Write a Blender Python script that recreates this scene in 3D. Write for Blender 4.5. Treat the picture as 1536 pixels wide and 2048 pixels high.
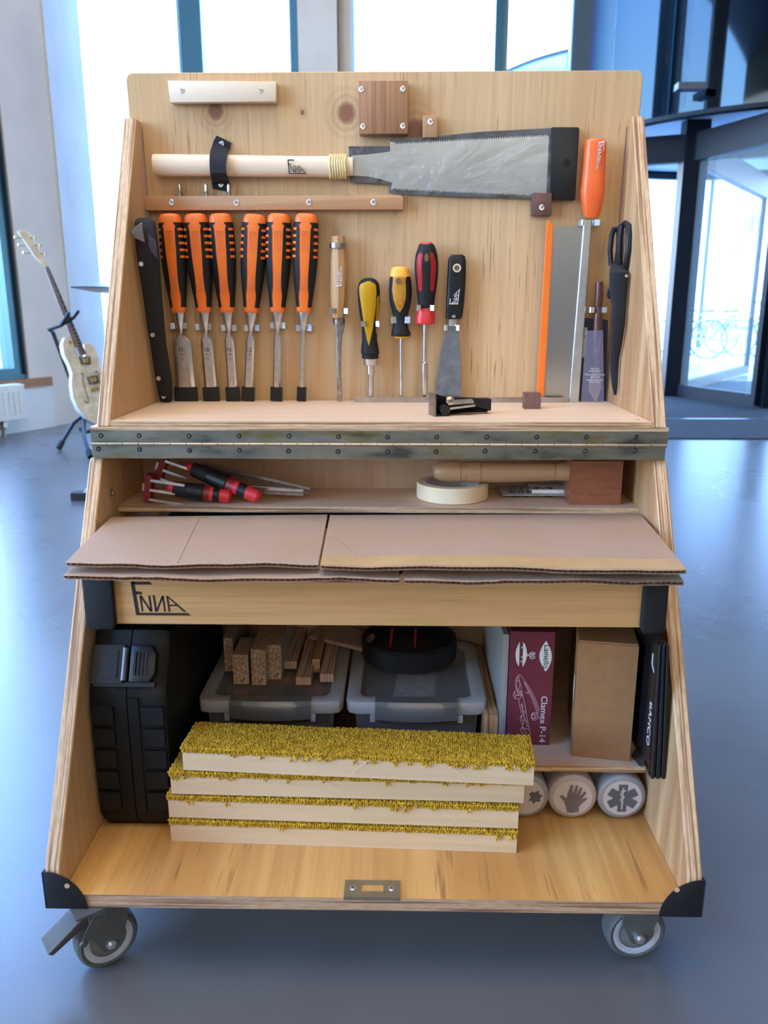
import bpy, bmesh, math, random
from mathutils import Vector, Matrix, noise
random.seed(7)
for o in list(bpy.data.objects): bpy.data.objects.remove(o)
SC = bpy.context.scene
COL = SC.collection
PI = math.pi

# ------------------------------------------------------------------ camera
W_PX, H_PX, F_PX = 1536, 2048, 1612.26
CAM = Vector((.027, -1.1291, .8477))
YAW, PIT, ROL = .0187, -.2488, -.0001
cy, sy, cp, sp, cr, sr = math.cos(YAW), math.sin(YAW), math.cos(PIT), math.sin(PIT), math.cos(ROL), math.sin(ROL)
FW = Vector((-sy*cp, cy*cp, sp))
RT0 = Vector((cy, sy, 0))
UP0 = RT0.cross(FW)
RT = RT0*cr + UP0*sr
UP = UP0*cr - RT0*sr
cd = bpy.data.cameras.new('camera'); cam = bpy.data.objects.new('camera', cd); COL.objects.link(cam)
cam.matrix_world = Matrix(((RT.x, UP.x, -FW.x, CAM.x), (RT.y, UP.y, -FW.y, CAM.y), (RT.z, UP.z, -FW.z, CAM.z), (0, 0, 0, 1)))
cd.sensor_fit = 'VERTICAL'; cd.sensor_height = 24; cd.lens = F_PX/H_PX*24
cd.clip_start = .05; cd.clip_end = 300
cd.dof.use_dof = True; cd.dof.focus_distance = 1.3; cd.dof.aperture_fstop = 4.5
SC.camera = cam

# ------------------------------------------------------------------ world, lights, exposure
wd = bpy.data.worlds.new('sky'); SC.world = wd; wd.use_nodes = True
wn = wd.node_tree; wn.nodes.clear()
def WN(t): return wn.nodes.new(t)
tc, sx, rp, bg, wo = WN('ShaderNodeTexCoord'), WN('ShaderNodeSeparateXYZ'), WN('ShaderNodeValToRGB'), WN('ShaderNodeBackground'), WN('ShaderNodeOutputWorld')
wn.links.new(tc.outputs['Generated'], sx.inputs[0]); wn.links.new(sx.outputs['Z'], rp.inputs[0])
wn.links.new(rp.outputs[0], bg.inputs[0]); wn.links.new(bg.outputs[0], wo.inputs[0])
e = rp.color_ramp.elements
e[0].position = 0; e[0].color = (.80, .92, 1, 1)
e[1].position = .45; e[1].color = (.17, .41, 1, 1)
m_ = rp.color_ramp.elements.new(.14); m_.color = (.50, .76, 1, 1)
bg.inputs[1].default_value = 17.0
def area(name, loc, target, sx_, sy_, power, col):
    l = bpy.data.lights.new(name, 'AREA'); l.shape = 'RECTANGLE'; l.size = sx_; l.size_y = sy_; l.energy = power; l.color = col
    o = bpy.data.objects.new(name, l); COL.objects.link(o); o.location = loc
    o.rotation_euler = (Vector(target)-Vector(loc)).to_track_quat('-Z', 'Y').to_euler(); return o
# unseen fill lamps added behind the camera and overhead to light the cart
area('fill_behind', (.8, -4.8, 2.6), (0, 0, .7), 5.0, 2.6, 72, (1, .83, .64))
area('fill_overhead', (-.3, -.6, 3.6), (-.1, .2, .2), 2.6, 2.2, 96, (1, .93, .84))
area('fill_hall', (-1.2, 2.6, 5.6), (-1.6, 3.6, 0), 3.0, 2.0, 90, (1, .93, .86))  # another added fill, brightens the left wall and columns
SC.view_settings.view_transform = 'Standard'; SC.view_settings.look = 'None'
SC.view_settings.gamma = 1; SC.view_settings.use_curve_mapping = False
SC.view_settings.exposure = 0.0
SC.cycles.max_bounces = 8; SC.cycles.diffuse_bounces = 4; SC.cycles.transparent_max_bounces = 12
SC.cycles.caustics_reflective = False; SC.cycles.caustics_refractive = False
SC.cycles.sample_clamp_indirect = 6

# ------------------------------------------------------------------ frames: photo rays meet real planes
def ray(px, py): return FW*F_PX + RT*(px-768) - UP*(py-1024)
def onY(px, py, Y): v = ray(px, py); return CAM + v*((Y-CAM.y)/v.y)
def onX(px, py, X): v = ray(px, py); return CAM + v*((X-CAM.x)/v.x)
def onZ(px, py, Z): v = ray(px, py); return CAM + v*((Z-CAM.z)/v.z)
class Frame:
    def __init__(s, O, rx=0, rz=0, ry=0):
        s.M = Matrix.Translation(Vector(O)) @ Matrix.Rotation(rz, 4, 'Z') @ Matrix.Rotation(rx, 4, 'X') @ Matrix.Rotation(ry, 4, 'Y')
        s.I = s.M.inverted()
    def P(s, px, py, w=0.):                     # point of the local plane y = -w seen at this pixel
        o = s.I @ CAM; d = s.I.to_3x3() @ ray(px, py)
        return o + d*((-w-o.y)/d.y)
    def XZ(s, px, py, w=0.): p = s.P(px, py, w); return (p.x, p.z)
    def out(s, pts, w=0.): return [s.XZ(x, y, w) for x, y in pts]
WORLD = Frame((0, 0, 0))
TILT = .053
BRD = Frame((0, .268, .690), rx=TILT)         # the tool board: local x across, z up along it, -y out towards the room

# ------------------------------------------------------------------ mesh builder
class MB:
    def __init__(s): s.bm = bmesh.new(); s.mi = 0
    def _merge(s, b, bev=0, seg=1, mi=None, M=None):
        if bev:
            es = [e for e in b.edges if len(e.link_faces) == 2 and e.calc_face_angle(0) > .5]
            bmesh.ops.bevel(b, geom=es, offset=bev, segments=seg, profile=.5, affect='EDGES', clamp_overlap=True)
        if M is not None: bmesh.ops.transform(b, matrix=M, verts=b.verts)
        if mi is not None:
            for f in b.faces: f.material_index = mi
        me = bpy.data.meshes.new('t'); b.to_mesh(me); b.free(); s.bm.from_mesh(me); bpy.data.meshes.remove(me); return s
    def box(s, x0, x1, y0, y1, z0, z1, bev=0, seg=1, mi=None, M=None):
        b = bmesh.new(); v = [b.verts.new((x, y, z)) for x in (x0, x1) for y in (y0, y1) for z in (z0, z1)]
        for q in ((0,1,3,2), (4,6,7,5), (0,4,5,1), (2,3,7,6), (0,2,6,4), (1,5,7,3)): b.faces.new([v[i] for i in q])
        return s._merge(b, bev, seg, mi, M)
    def prism(s, pts, a0, a1, axis='y', bev=0, seg=1, mi=None, M=None, top=None):
        b = bmesh.new()
        def pt(p, a):
            if axis == 'y': return (p[0], a, p[1])
            if axis == 'z': return (p[0], p[1], a)
            return (a, p[0], p[1])
        A = [b.verts.new(pt(p, a0)) for p in pts]; B = [b.verts.new(pt(p, a1)) for p in (top or pts)]
        n = len(pts); b.faces.new(A); b.faces.new(B[::-1])
        for i in range(n): b.faces.new((A[i], B[i], B[(i+1) % n], A[(i+1) % n]))
        bmesh.ops.recalc_face_normals(b, faces=b.faces)
        return s._merge(b, bev, seg, mi, M)
    def loft(s, rings, cap=True, closed=True, mi=None, M=None):
        b = bmesh.new(); V = [[b.verts.new(p) for p in r] for r in rings]; n = len(rings[0])
        for i in range(len(V)-1):
            for j in range(n if closed else n-1):
                k = (j+1) % n; b.faces.new((V[i][j], V[i][k], V[i+1][k], V[i+1][j]))
        if cap:
            b.faces.new(V[0][::-1]); b.faces.new(V[-1])
        bmesh.ops.recalc_face_normals(b, faces=b.faces)
        return s._merge(b, 0, 1, mi, M)
    def oval(s, rows, seg=20, n=2., mi=None, M=None, cap=True):     # rows: (cx, cy, z, rx, ry), rings lie in xy
        R = []
        for cx, cy_, z, rx, ry in rows:
            r = []
            for k in range(seg):
                a = 2*PI*k/seg; c, d = math.cos(a), math.sin(a)
                r.append((cx+rx*math.copysign(abs(c)**(2/n), c), cy_+ry*math.copysign(abs(d)**(2/n), d), z))
            R.append(r)
        return s.loft(R, cap, True, mi, M)
    def lathe(s, prof, M=None, seg=24, mi=None, cap=True):          # prof: (r, z)
        return s.oval([(0, 0, z, max(r, 1e-5), max(r, 1e-5)) for r, z in prof], seg, 2., mi, M, cap)
    def tube(s, path, r, seg=8, mi=None, cap=True, M=None, flat=1.):
        path = [Vector(p) for p in path]; R = []; up = None
        for i, p in enumerate(path):
            t = (path[min(i+1, len(path)-1)]-path[max(i-1, 0)]).normalized()
            if up is None: up = t.orthogonal().normalized()
            up = (up-t*up.dot(t)).normalized(); sd = t.cross(up)
            rr = r[i] if isinstance(r, (list, tuple)) else r
            R.append([p+up*math.cos(2*PI*k/seg)*rr+sd*math.sin(2*PI*k/seg)*rr*flat for k in range(seg)])
        return s.loft(R, cap, True, mi, M)
    def ribbon(s, path, a0, a1, th, axis='z', mi=None, M=None, bev=0):  # a bent strip: 2D path with thickness, extruded
        L, Rr = [], []
        for i, p in enumerate(path):
            q0, q1 = path[max(i-1, 0)], path[min(i+1, len(path)-1)]
            dx, dy = q1[0]-q0[0], q1[1]-q0[1]; l = math.hypot(dx, dy) or 1
            nx, ny = -dy/l*th/2, dx/l*th/2
            L.append((p[0]+nx, p[1]+ny)); Rr.append((p[0]-nx, p[1]-ny))
        for i in range(len(path)-1):
            s.prism([L[i], L[i+1], Rr[i+1], Rr[i]], a0, a1, axis, 0, 1, mi, M)
        return s
    def strokes(s, polys, y0, y1, mi=None, M=None):
        for p in polys: s.prism(p, y0, y1, 'y', 0, 1, mi, M)
        return s
    def done(s, name, off=(0, 0, 0), smooth=.6):
        bm = s.bm; off = Vector(off)
        if off.length: bmesh.ops.translate(bm, vec=-off, verts=bm.verts)
        me = bpy.data.meshes.new(name); bm.to_mesh(me); bm.free()
        if smooth:
            me.polygons.foreach_set('use_smooth', [True]*len(me.polygons)); me.set_sharp_from_angle(angle=smooth)
        return me

def mk(name, data): o = bpy.data.objects.new(name, data); COL.objects.link(o); return o
def tags(o, label=None, cat=None, group=None, kind=None):
    for k, v in (('label', label), ('category', cat), ('group', group), ('kind', kind)):
        if v: o[k] = v
    return o
class Thing:
    def __init__(s, name, label, cat, frame=WORLD, base=(0, 0, 0), group=None, kind=None, ry=0):
        s.e = mk(name, None); s.e.empty_display_size = .03
        s.off = Vector(base); s.f = frame; s.ry = ry
        s.e.matrix_world = frame.M @ Matrix.Translation(s.off) @ Matrix.Rotation(ry, 4, 'Y')
        tags(s.e, label, cat, group, kind)
    def part(s, name, mb, mats, parent=None, label=None, smooth=.6, kind=None, raw=False):
        me = mb.done(name, (0, 0, 0) if (raw or s.ry) else s.off, smooth)
        for m in (mats if isinstance(mats, (list, tuple)) else [mats]): me.materials.append(m)
        o = mk(name, me); o.parent = parent or s.e
        tags(o, label, kind=kind); return o
    def text(s, txt, size, at, m, rot=0, parent=None, name='lettering', ext=.0002, sx=1., align='CENTER', rz=0, off=None):
        c = bpy.data.curves.new(name, 'FONT'); c.body = txt; c.resolution_u = 3; c.size = size; c.extrude = ext; c.align_x = align; c.align_y = 'CENTER'
        if off: c.offset = off
        tmp = bpy.data.objects.new('tmp', c); COL.objects.link(tmp); dg = bpy.context.evaluated_depsgraph_get()
        me = bpy.data.meshes.new_from_object(tmp.evaluated_get(dg)); bpy.data.objects.remove(tmp); bpy.data.curves.remove(c); me.materials.clear(); me.materials.append(m)
        o = mk(name, me); o.parent = parent or s.e
        o.matrix_local = Matrix.Translation(Vector(at)-(Vector((0, 0, 0)) if s.ry else s.off)) @ Matrix.Rotation(rz, 4, 'Z') @ Matrix.Rotation(rot, 4, 'Y') @ Matrix.Rotation(PI/2, 4, 'X') @ Matrix.Diagonal((sx, 1, 1, 1))
        return o
def dup(root, M, label=None):
    r = root.copy(); COL.objects.link(r); r.matrix_world = M
    if label: r['label'] = label
    def rec(a, b):
        for c in [x for x in bpy.data.objects if x.parent == a]:
            d = c.copy(); COL.objects.link(d); d.parent = b; d.matrix_local = c.matrix_local.copy(); rec(c, d)
    rec(root, r); return r

# ------------------------------------------------------------------ materials
class NT:
    def __init__(s, name):
        s.m = bpy.data.materials.new(name); s.m.use_nodes = True; s.t = s.m.node_tree
        s.b = s.t.nodes['Principled BSDF']; s.out = s.t.nodes['Material Output']
    def n(s, t, **k):
        x = s.t.nodes.new(t)
        for a, v in k.items():
            if a[0] == 'i' and a[1:].isdigit(): x.inputs[int(a[1:])].default_value = v
            else: setattr(x, a, v)
        return x
    def l(s, a, b): s.t.links.new(a, b)
    def coords(s, scale=(1, 1, 1), kind='Object'):
        c = s.n('ShaderNodeTexCoord'); mp = s.n('ShaderNodeMapping'); mp.inputs['Scale'].default_value = scale
        s.l(c.outputs[kind], mp.inputs[0]); return mp.outputs[0]
    def noise(s, co, scale=1, detail=3, rough=.5, dist=0):
        x = s.n('ShaderNodeTexNoise'); s.l(co, x.inputs['Vector']); x.inputs['Scale'].default_value = scale
        x.inputs['Detail'].default_value = detail; x.inputs['Roughness'].default_value = rough; x.inputs['Distortion'].default_value = dist; return x.outputs[0]
    def ramp(s, fac, stops):
        r = s.n('ShaderNodeValToRGB'); s.l(fac, r.inputs[0]); el = r.color_ramp.elements
        el[0].position, el[0].color = stops[0][0], (*stops[0][1], 1)
        el[1].position, el[1].color = stops[-1][0], (*stops[-1][1], 1)
        for p, c in stops[1:-1]: q = el.new(p); q.color = (*c, 1)
        return r.outputs[0]
    def mix(s, fac, a, b, mode='MIX'):
        x = s.n('ShaderNodeMix', data_type='RGBA', blend_type=mode)
        for v, i in ((fac, 0), (a, 6), (b, 7)):
            if isinstance(v, (int, float)): x.inputs[i].default_value = v
            elif isinstance(v, tuple): x.inputs[i].default_value = (*v, 1)
            else: s.l(v, x.inputs[i])
        return x.outputs[2]
    def bump(s, h, dist=.001, st=.5):
        x = s.n('ShaderNodeBump'); s.l(h, x.inputs['Height']); x.inputs['Distance'].default_value = dist; x.inputs['Strength'].default_value = st
        s.l(x.outputs[0], s.b.inputs['Normal'])
    def set(s, rough=.5, metal=0, **k):
        s.b.inputs['Roughness'].default_value = rough; s.b.inputs['Metallic'].default_value = metal
        for a, v in k.items(): s.b.inputs[a.replace('_', ' ')].default_value = v
        return s
def srgb(r, g, b): return tuple(((c/255)/12.92 if c <= 10 else (((c/255)+.055)/1.055)**2.4) for c in (r, g, b))
def plain(name, c, rough=.5, metal=0, var=.12, sc=40, bump=0, bsc=None, **k):
    t = NT(name).set(rough, metal, **k); co = t.coords()
    n = t.noise(co, sc, 3)
    col = t.ramp(n, [(.3, tuple(x*(1-var) for x in c)), (.7, tuple(min(1, x*(1+var)) for x in c))]); t.l(col, t.b.inputs['Base Color'])
    if bump: t.bump(t.noise(co, bsc or sc*6, 2), bump, .6)
    return t.m
def glass(name, c, rough=.1, alpha=.4, **k):
    t = NT(name).set(rough, 0, **k); t.b.inputs['Base Color'].default_value = (*c, 1); t.b.inputs['Alpha'].default_value = alpha
    return t.m
def wood(name, c1, c2, streak, across='x', along='z', fine=90., lng=3., big=6., rough=.45, dash=0., knots=(), kc=None, ks=.05):
    """grain runs along `along`; knots are (x, z, r) in the object's own coordinates"""
    t = NT(name).set(rough)
    def sc(a, b): return tuple(b if ax == along else (a if ax == across else a*.6) for ax in 'xyz')
    co = t.coords(sc(1, .06))
    g = t.noise(t.coords(sc(fine, lng)), 1, 4, .6, .6)
    bigv = t.noise(t.coords(sc(big, big*.12)), 1, 2, .5, 1.2)
    base = t.mix(t.ramp(bigv, [(.35, (0, 0, 0)), (.65, (1, 1, 1))]), c1, c2)
    col = t.mix(t.ramp(g, [(.42, (1, 1, 1)), (.72, (.0, .0, .0))]), streak, base)
    col = t.mix(.55, base, col)
    if dash:
        d = t.noise(t.coords(sc(fine*3.2, lng*5)), 1, 2, .5)
        d2 = t.noise(t.coords(sc(9, 2.)), 1, 2, .5)
        dm = t.n('ShaderNodeMath', operation='MULTIPLY')
        t.l(t.ramp(d, [(.60, (0, 0, 0)), (.68, (1, 1, 1))]), dm.inputs[0]); t.l(t.ramp(d2, [(.42, (0, 0, 0)), (.6, (1, 1, 1))]), dm.inputs[1])
        mm = t.n('ShaderNodeMath', operation='MULTIPLY', i1=dash); t.l(dm.outputs[0], mm.inputs[0])
        col = t.mix(mm.outputs[0], col, tuple(x*.6 for x in streak))
    cobj = t.coords()
    for kx, kz, kr in knots:
        v = t.n('ShaderNodeVectorMath', operation='SUBTRACT'); t.l(cobj, v.inputs[0]); v.inputs[1].default_value = (kx, 0, kz)
        mu = t.n('ShaderNodeVectorMath', operation='MULTIPLY'); t.l(v.outputs[0], mu.inputs[0]); mu.inputs[1].default_value = (1/kr, 0, .9/kr)
        ln = t.n('ShaderNodeVectorMath', operation='LENGTH'); t.l(mu.outputs[0], ln.inputs[0])
        nz = t.noise(cobj, 120, 2); ad = t.n('ShaderNodeMath', operation='MULTIPLY_ADD', i1=.3, i2=-.15); t.l(nz, ad.inputs[0])
        sm = t.n('ShaderNodeMath', operation='ADD'); t.l(ln.outputs['Value'], sm.inputs[0]); t.l(ad.outputs[0], sm.inputs[1])
        dv = t.n('ShaderNodeMath', operation='DIVIDE', i1=4.); t.l(sm.outputs[0], dv.inputs[0])
        K = kc or (.12, .045, .025)
        fac = t.ramp(dv.outputs[0], [(.18, (.95,)*3), (.26, (.55,)*3), (.3, (.12,)*3), (.42, (.3,)*3), (.48, (.05,)*3), (.6, (.16,)*3), (.7, (0,)*3)])
        col = t.mix(fac, col, K)
    t.l(col, t.b.inputs['Base Color']); t.bump(g, .0004, .25)
    return t.m
def ply_edge(name, th, c1=(.62, .42, .24), c2=(.25, .12, .055), n=330.):
    """layers seen on a plywood edge; th = axis across the layers"""
    t = NT(name).set(.6)
    sc = tuple(n if ax == th else 5. for ax in 'xyz')
    g = t.noise(t.coords(sc), 1, 1.5, .5); h = t.noise(t.coords(tuple(n*1.4 if ax == th else 60. for ax in 'xyz')), 1, 2)
    a = t.ramp(g, [(.38, c2), (.47, tuple(.5*(p+q) for p, q in zip(c1, c2))), (.54, c1)])
    col = t.mix(t.ramp(h, [(.4, (.0,)*3), (.7, (.35,)*3)]), a, tuple(x*.6 for x in c2))
    t.l(col, t.b.inputs['Base Color']); return t.m
PINE1, PINE2, PINES = (.63, .43, .235), (.55, .35, .17), (.44, .25, .115)
black_rub = plain('black_rubber', (.013, .013, .014), .65, bump=.0002, bsc=900, Specular_IOR_Level=.3)
black_pl = plain('black_plastic', (.009, .0095, .011), .4, Specular_IOR_Level=.35)
steel = plain('bright_steel', (.62, .62, .62), .28, 1., .15, 60)
zinc = plain('zinc_plated', (.72, .76, .8), .3, 1.)
dark_steel = plain('dark_steel', (.34, .30, .28), .35, 1., .3, 90)
orange = plain('orange_plastic', (.83, .17, .018), .42, 0, .04)
S = {}
# ================================================================== the hall
def struct(name, mb, mats, smooth=0):
    me = mb.done(name, smooth=smooth)
    for m in (mats if isinstance(mats, (list, tuple)) else [mats]): me.materials.append(m)
    o = mk(name, me); o['kind'] = 'structure'; return o
t = NT('polished_concrete_floor').set(.2, 0); co = t.coords()
n1 = t.noise(co, 1.3, 4, .6); n2 = t.noise(co, 9, 5, .6); n3 = t.noise(co, 260, 2)
c = t.ramp(n1, [(.3, (.078, .075, .073)), (.7, (.108, .105, .102))])
c = t.mix(.12, c, t.ramp(n2, [(.3, (.055, .054, .053)), (.7, (.11, .108, .106))]))
c = t.mix(.08, c, t.ramp(n3, [(.35, (.045, .045, .046)), (.65, (.15, .15, .15))]))
t.l(c, t.b.inputs['Base Color']); t.l(t.ramp(n1, [(.3, (.26,)*3), (.7, (.30,)*3)]), t.b.inputs['Roughness']); t.b.inputs['IOR'].default_value = 1.8
M_floor = t.m
M_conc = plain('raw_concrete', (.74, .70, .64), .8, 0, .07, 3, .0015, 60)
M_conc2 = plain('grey_concrete', (.56, .51, .45), .8, 0, .07, 3, .0015, 60)
M_white = plain('white_paint', (.72, .74, .74), .5, 0, .03)
M_frame = plain('teal_window_frame', (.035, .13, .19), .35, .3, .05)
M_dframe = plain('dark_frame', (.006, .010, .018), .5, 0, .1, Specular_IOR_Level=.2)
M_glass = glass('window_glass', (.75, .92, 1), .02, .06)
M_mat = plain('grey_entrance_carpet', (.040, .042, .045), 1., 0, .3, 220, .002, 300, Specular_IOR_Level=.1)
mb = MB(); mb.box(-6.5, 6.5, -6.2, 11.5, -.05, 0); struct('floor', mb, M_floor)
M_ceil = plain('warm_grey_ceiling', (.30, .26, .22), .8); M_timber = plain('timber_panelling', (.34, .23, .14), .6)
mb = MB(); mb.box(-6.5, 6.5, -6.2, 6.3, 6.5, 6.6); struct('ceiling', mb, M_ceil)
mb = MB(); mb.box(6.4, 6.5, -6.2, 6.3, 0, 6.5); struct('wall_right', mb, M_timber)
mb = MB(); mb.box(-6.5, 6.5, -6.3, -6.2, 0, 6.5); struct('wall_back', mb, M_timber)

# left wall: a slanting facade with a window, a wooden sill, a white apron and a radiator
A = Vector((-2.51, 4.73, 0)); dA = Vector((.10, .22, 0)).normalized(); A2 = Vector((-2.40, 4.95, 0))
LF = Frame((A.x, A.y, 0), rz=math.atan2(dA.y, dA.x))           # local x along the wall (away from us), -y into the room
def lx(px, py, w=0.): return LF.XZ(px, py, w)[0]
def lpart(name, mb, mats, parent=None, kind='structure', label=None, smooth=0):
    me = mb.done(name, smooth=smooth)
    for m in (mats if isinstance(mats, (list, tuple)) else [mats]): me.materials.append(m)
    o = mk(name, me)
    if parent: o.parent = parent
    else: o.matrix_world = LF.M
    if kind: o['kind'] = kind
    if label: o['label'] = label
    return o
xw = lx(47, 737, -.05); zs = LF.XZ(99, 753)[1]
mb = MB(); mb.box(xw, lx(138, 600), 0, .6, 0, 6.5, .004); lpart('wall_left', mb, M_conc)
mb = MB(); mb.box(xw-6, xw, 0.1, .3, 0, zs-.02); mb.box(xw-6, xw, .05, .3, 6.2, 6.5); mb.box(xw-6, xw-3.2, .05, .3, zs-.02, 6.2); lpart('wall_left_lower', mb, M_white)
M_oak = wood('oak_sill', (.40, .17, .06), (.32, .13, .045), (.18, .07, .03), 'z', 'x', 60, 4)
mb = MB(); mb.box(xw-6, 0, -.03, .3, zs-.06, zs, .003); lpart('trim_1', mb, M_oak)
mb = MB(); mb.box(xw-6, -.001, -.02, .09, .0, zs-.061, .002); lpart('baseboard_left', mb, M_white)
f = MB()
f.box(xw-.10, xw-.001, .02, .14, zs+.001, 6.19, .004); f.box(xw-6, xw-.1, .02, .14, zs+.001, zs+.075, .004)
wf = lpart('window_1', f, M_frame)
g = MB(); g.box(xw-6, xw-.1, .07, .08, zs+.075, 6.19); lpart('pane', g, M_glass, wf, None)
f = MB(); f.box(xw-.035, xw-.02, .0, .02, zs+.03, 6.19, .002); lpart('window_seal', f, M_dframe, wf, None)
# radiator on the apron
rx1 = lx(44, 800, .12)
rad = mk('radiator', None); rad.matrix_world = LF.M @ Matrix.Translation((rx1-.9, -.12, .12))
tags(rad, 'white panel radiator below the left window sill', 'radiator')
def rp_(name, mb, m, parent=None, smooth=0, label=None):
    me = mb.done(name, (rx1-.9, -.12, .12), smooth); me.materials.append(m); o = mk(name, me); o.parent = parent or rad; tags(o, label); return o
b = MB(); b.box(rx1-1.6, rx1, -.155, -.045, .115, .335, .006, 2)
for k in range(36): b.box(rx1-.05-k*.043, rx1-.028-k*.043, -.160, -.154, .15, .30, .003)
rp_('body', b, M_white)
b = MB(); b.box(rx1-1.6, rx1+.002, -.15, -.05, .335, .343, .002)
for k in range(60): b.box(rx1-.02-k*.026, rx1-.008-k*.026, -.14, -.06, .343, .345)
rp_('top_grille', b, M_white)
for k in (0, 1):
    b = MB(); X0 = rx1-.16-k*.075
    b.tube([(X0, -.10, .115), (X0, -.10, .0)], .013, 10); b.tube([(X0, -.10, .085), (X0, -.13, .085)], .022, 10); b.tube([(X0, -.10, .05), (X0, -.10, .072)], .024, 8)
    rp_('valve', b, dark_steel, None, .6)

# corner column between the slanting wall and the main facade
XB = onY(205, 600, 5.75)
mb = MB(); mb.prism([(A2.x+.002, A2.y), (XB.x, XB.y), (XB.x-.5, XB.y+.1), (A2.x-.35, A2.y+.3)], 0, 6.5, 'z', .006); struct('wall_column', mb, M_conc2)
# main facade: Y = 6
FY = 6.0
def fx(px, Y=FY): return onY(px, 60, Y).x
def mull(n, x0, x1, d0=-.10, d1=.06, mt=None):
    mb = MB(); mb.box(x0, x1, FY+d0, FY+d1, 0, 6.5, .004); return struct(n, mb, mt or M_frame)
M_lframe = plain('pale_blue_frame', (.25, .47, .60), .4, .2)
w = mull('window_2', fx(366), fx(408)); 
for px0, px1 in ((357, 366),):
    mb = MB(); mb.box(fx(px0), fx(px1)-.002, FY-.05, FY+.06, 0, 6.5, .003); struct('window_2_edge', mb, M_lframe)
mull('window_3', fx(584), fx(603)); mb = MB(); mb.box(fx(579), fx(584)-.002, FY-.03, FY+.06, 0, 6.5); struct('window_3_edge', mb, M_lframe)
mb = MB(); mb.box(fx(603)+.002, fx(679), FY-.28, FY+.3, 0, 6.5, .006); mb.box(fx(681), fx(706), FY-.20, FY+.3, 0, 6.5, .006); mb.box(fx(678), fx(682), FY-.18, FY+.3, 0, 6.5); struct('wall_pillar', mb, M_conc2)
mull('window_4', fx(988), fx(1003)); mb = MB(); mb.box(fx(1003)+.002, fx(1016), FY-.03, FY+.06, 0, 6.5); struct('window_4_edge', mb, M_lframe)
mb = MB(); mb.box(XB.x, fx(366)-.12, FY, FY+.012, .08, 6.5); mb.box(fx(408), fx(579), FY, FY+.012, .08, 6.5); mb.box(fx(706), fx(988), FY, FY+.012, .08, 6.5); mb.box(fx(1016), 1.72, FY, FY+.012, .08, 6.5)
struct('window_5', mb, M_glass)
mull('window_6', 5.80, 5.92); mb = MB(); mb.box(5.92, 6.4, FY, FY+.012, 0, 6.5); struct('window_7', mb, M_glass)
mb = MB(); mb.box(XB.x, 1.72, FY-.06, FY+.06, 0, .09, .003); struct('baseboard_far', mb, M_dframe)

# revolving door
DC = Vector((3.79, 7.84, 0)); DR = 2.05; ZB = onY(1536, 199, 5.90).z
t = NT('glossy_navy_fascia').set(.05, .0); t.b.inputs['Base Color'].default_value = (.018, .026, .042, 1); t.b.inputs['Metallic'].default_value = 1; t.b.inputs['Base Color'].default_value = (.028, .040, .052, 1); t.b.inputs['Specular Tint'].default_value = (.10, .15, .18, 1); M_navy = t.m
def arc(r0, r1, a0, a1, z0, z1, n=64, c=DC):
    mb = MB(); pts = [(c.x+r1*math.cos(a0+(a1-a0)*k/n), c.y+r1*math.sin(a0+(a1-a0)*k/n)) for k in range(n+1)] + [(c.x+r0*math.cos(a1-(a1-a0)*k/n), c.y+r0*math.sin(a1-(a1-a0)*k/n)) for k in range(n+1)]
    b = bmesh.new(); N = len(pts); A_ = [b.verts.new((x, y, z0)) for x, y in pts]; B_ = [b.verts.new((x, y, z1)) for x, y in pts]
    h = n+1
    for q in range(n):
        b.faces.new((A_[q], A_[q+1], B_[q+1], B_[q])); o0, o1 = N-1-q, N-2-q
        b.faces.new((A_[o1], A_[o0], B_[o0], B_[o1])); b.faces.new((B_[q], B_[q+1], B_[o1], B_[o0])); b.faces.new((A_[q+1], A_[q], A_[o0], A_[o1]))
    b.faces.new((A_[0], B_[0], B_[N-1], A_[N-1])); b.faces.new((A_[h-1], A_[h], B_[h], B_[h-1]))
    bmesh.ops.recalc_face_normals(b, faces=b.faces); mb._merge(b); return mb
drum = mk('revolving_door', None); drum.location = (DC.x, DC.y, 0); tags(drum, 'large revolving entrance door with curved glossy navy header drum', 'door', kind='thing')
def dpart(name, mb, mats, parent=None, label=None, smooth=.6):
    me = mb.done(name, (DC.x, DC.y, 0), smooth)
    for m in (mats if isinstance(mats, (list, tuple)) else [mats]): me.materials.append(m)
    o = mk(name, me); o.parent = parent or drum; tags(o, label); return o
fas = dpart('header_drum', arc(DR-.06, DR, 0, 2*PI, ZB, 6.49), M_navy, label='glossy dark navy curved header')
dpart('header_rim', arc(DR-.10, DR+.012, 0, 2*PI, ZB-.035, ZB-.001), M_dframe)
M_dceil = plain('pale_drum_ceiling', (.62, .66, .80), .6, 0, .03)
b = MB(); b.lathe([(DR-.11, ZB+.05), (DR-.11, ZB+.07)], Matrix.Translation(DC), 64); dpart('drum_ceiling', b, M_dceil)
# shaft and radiating top rails
SH = onZ(1345, 792, 0); SH = Vector((SH.x, SH.y, 0)); zr0, zr1 = ZB-.30, ZB-.06
b = MB(); b.box(SH.x-.11, SH.x+.11, SH.y-.08, SH.y+.08, .0095, ZB+.05, .01); dpart('shaft', b, M_dframe)
W1 = onZ(1512, 817, 0)
def wing(P0, P1, name='door_wing', full=True):
    P0 = Vector(P0); P1 = Vector(P1); d = (P1-P0); L = d.length; d.normalize(); M = Matrix.Translation(P0) @ Matrix.Rotation(math.atan2(d.y, d.x), 4, 'Z')
    b = MB(); b.box(0, L, -.05, .05, zr0, zr1, .004, M=M)
    if full:
        b.box(.10, L, -.03, .03, .02, .12, .004, M=M); b.box(L-.05, L, -.03, .03, .12, zr0, .004, M=M)
    o = dpart(name, b, M_dframe)
    if full:
        g = MB(); g.box(.1, L-.05, -.006, .006, .12, zr0, M=M); dpart('pane', g, M_glass, o)
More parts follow.
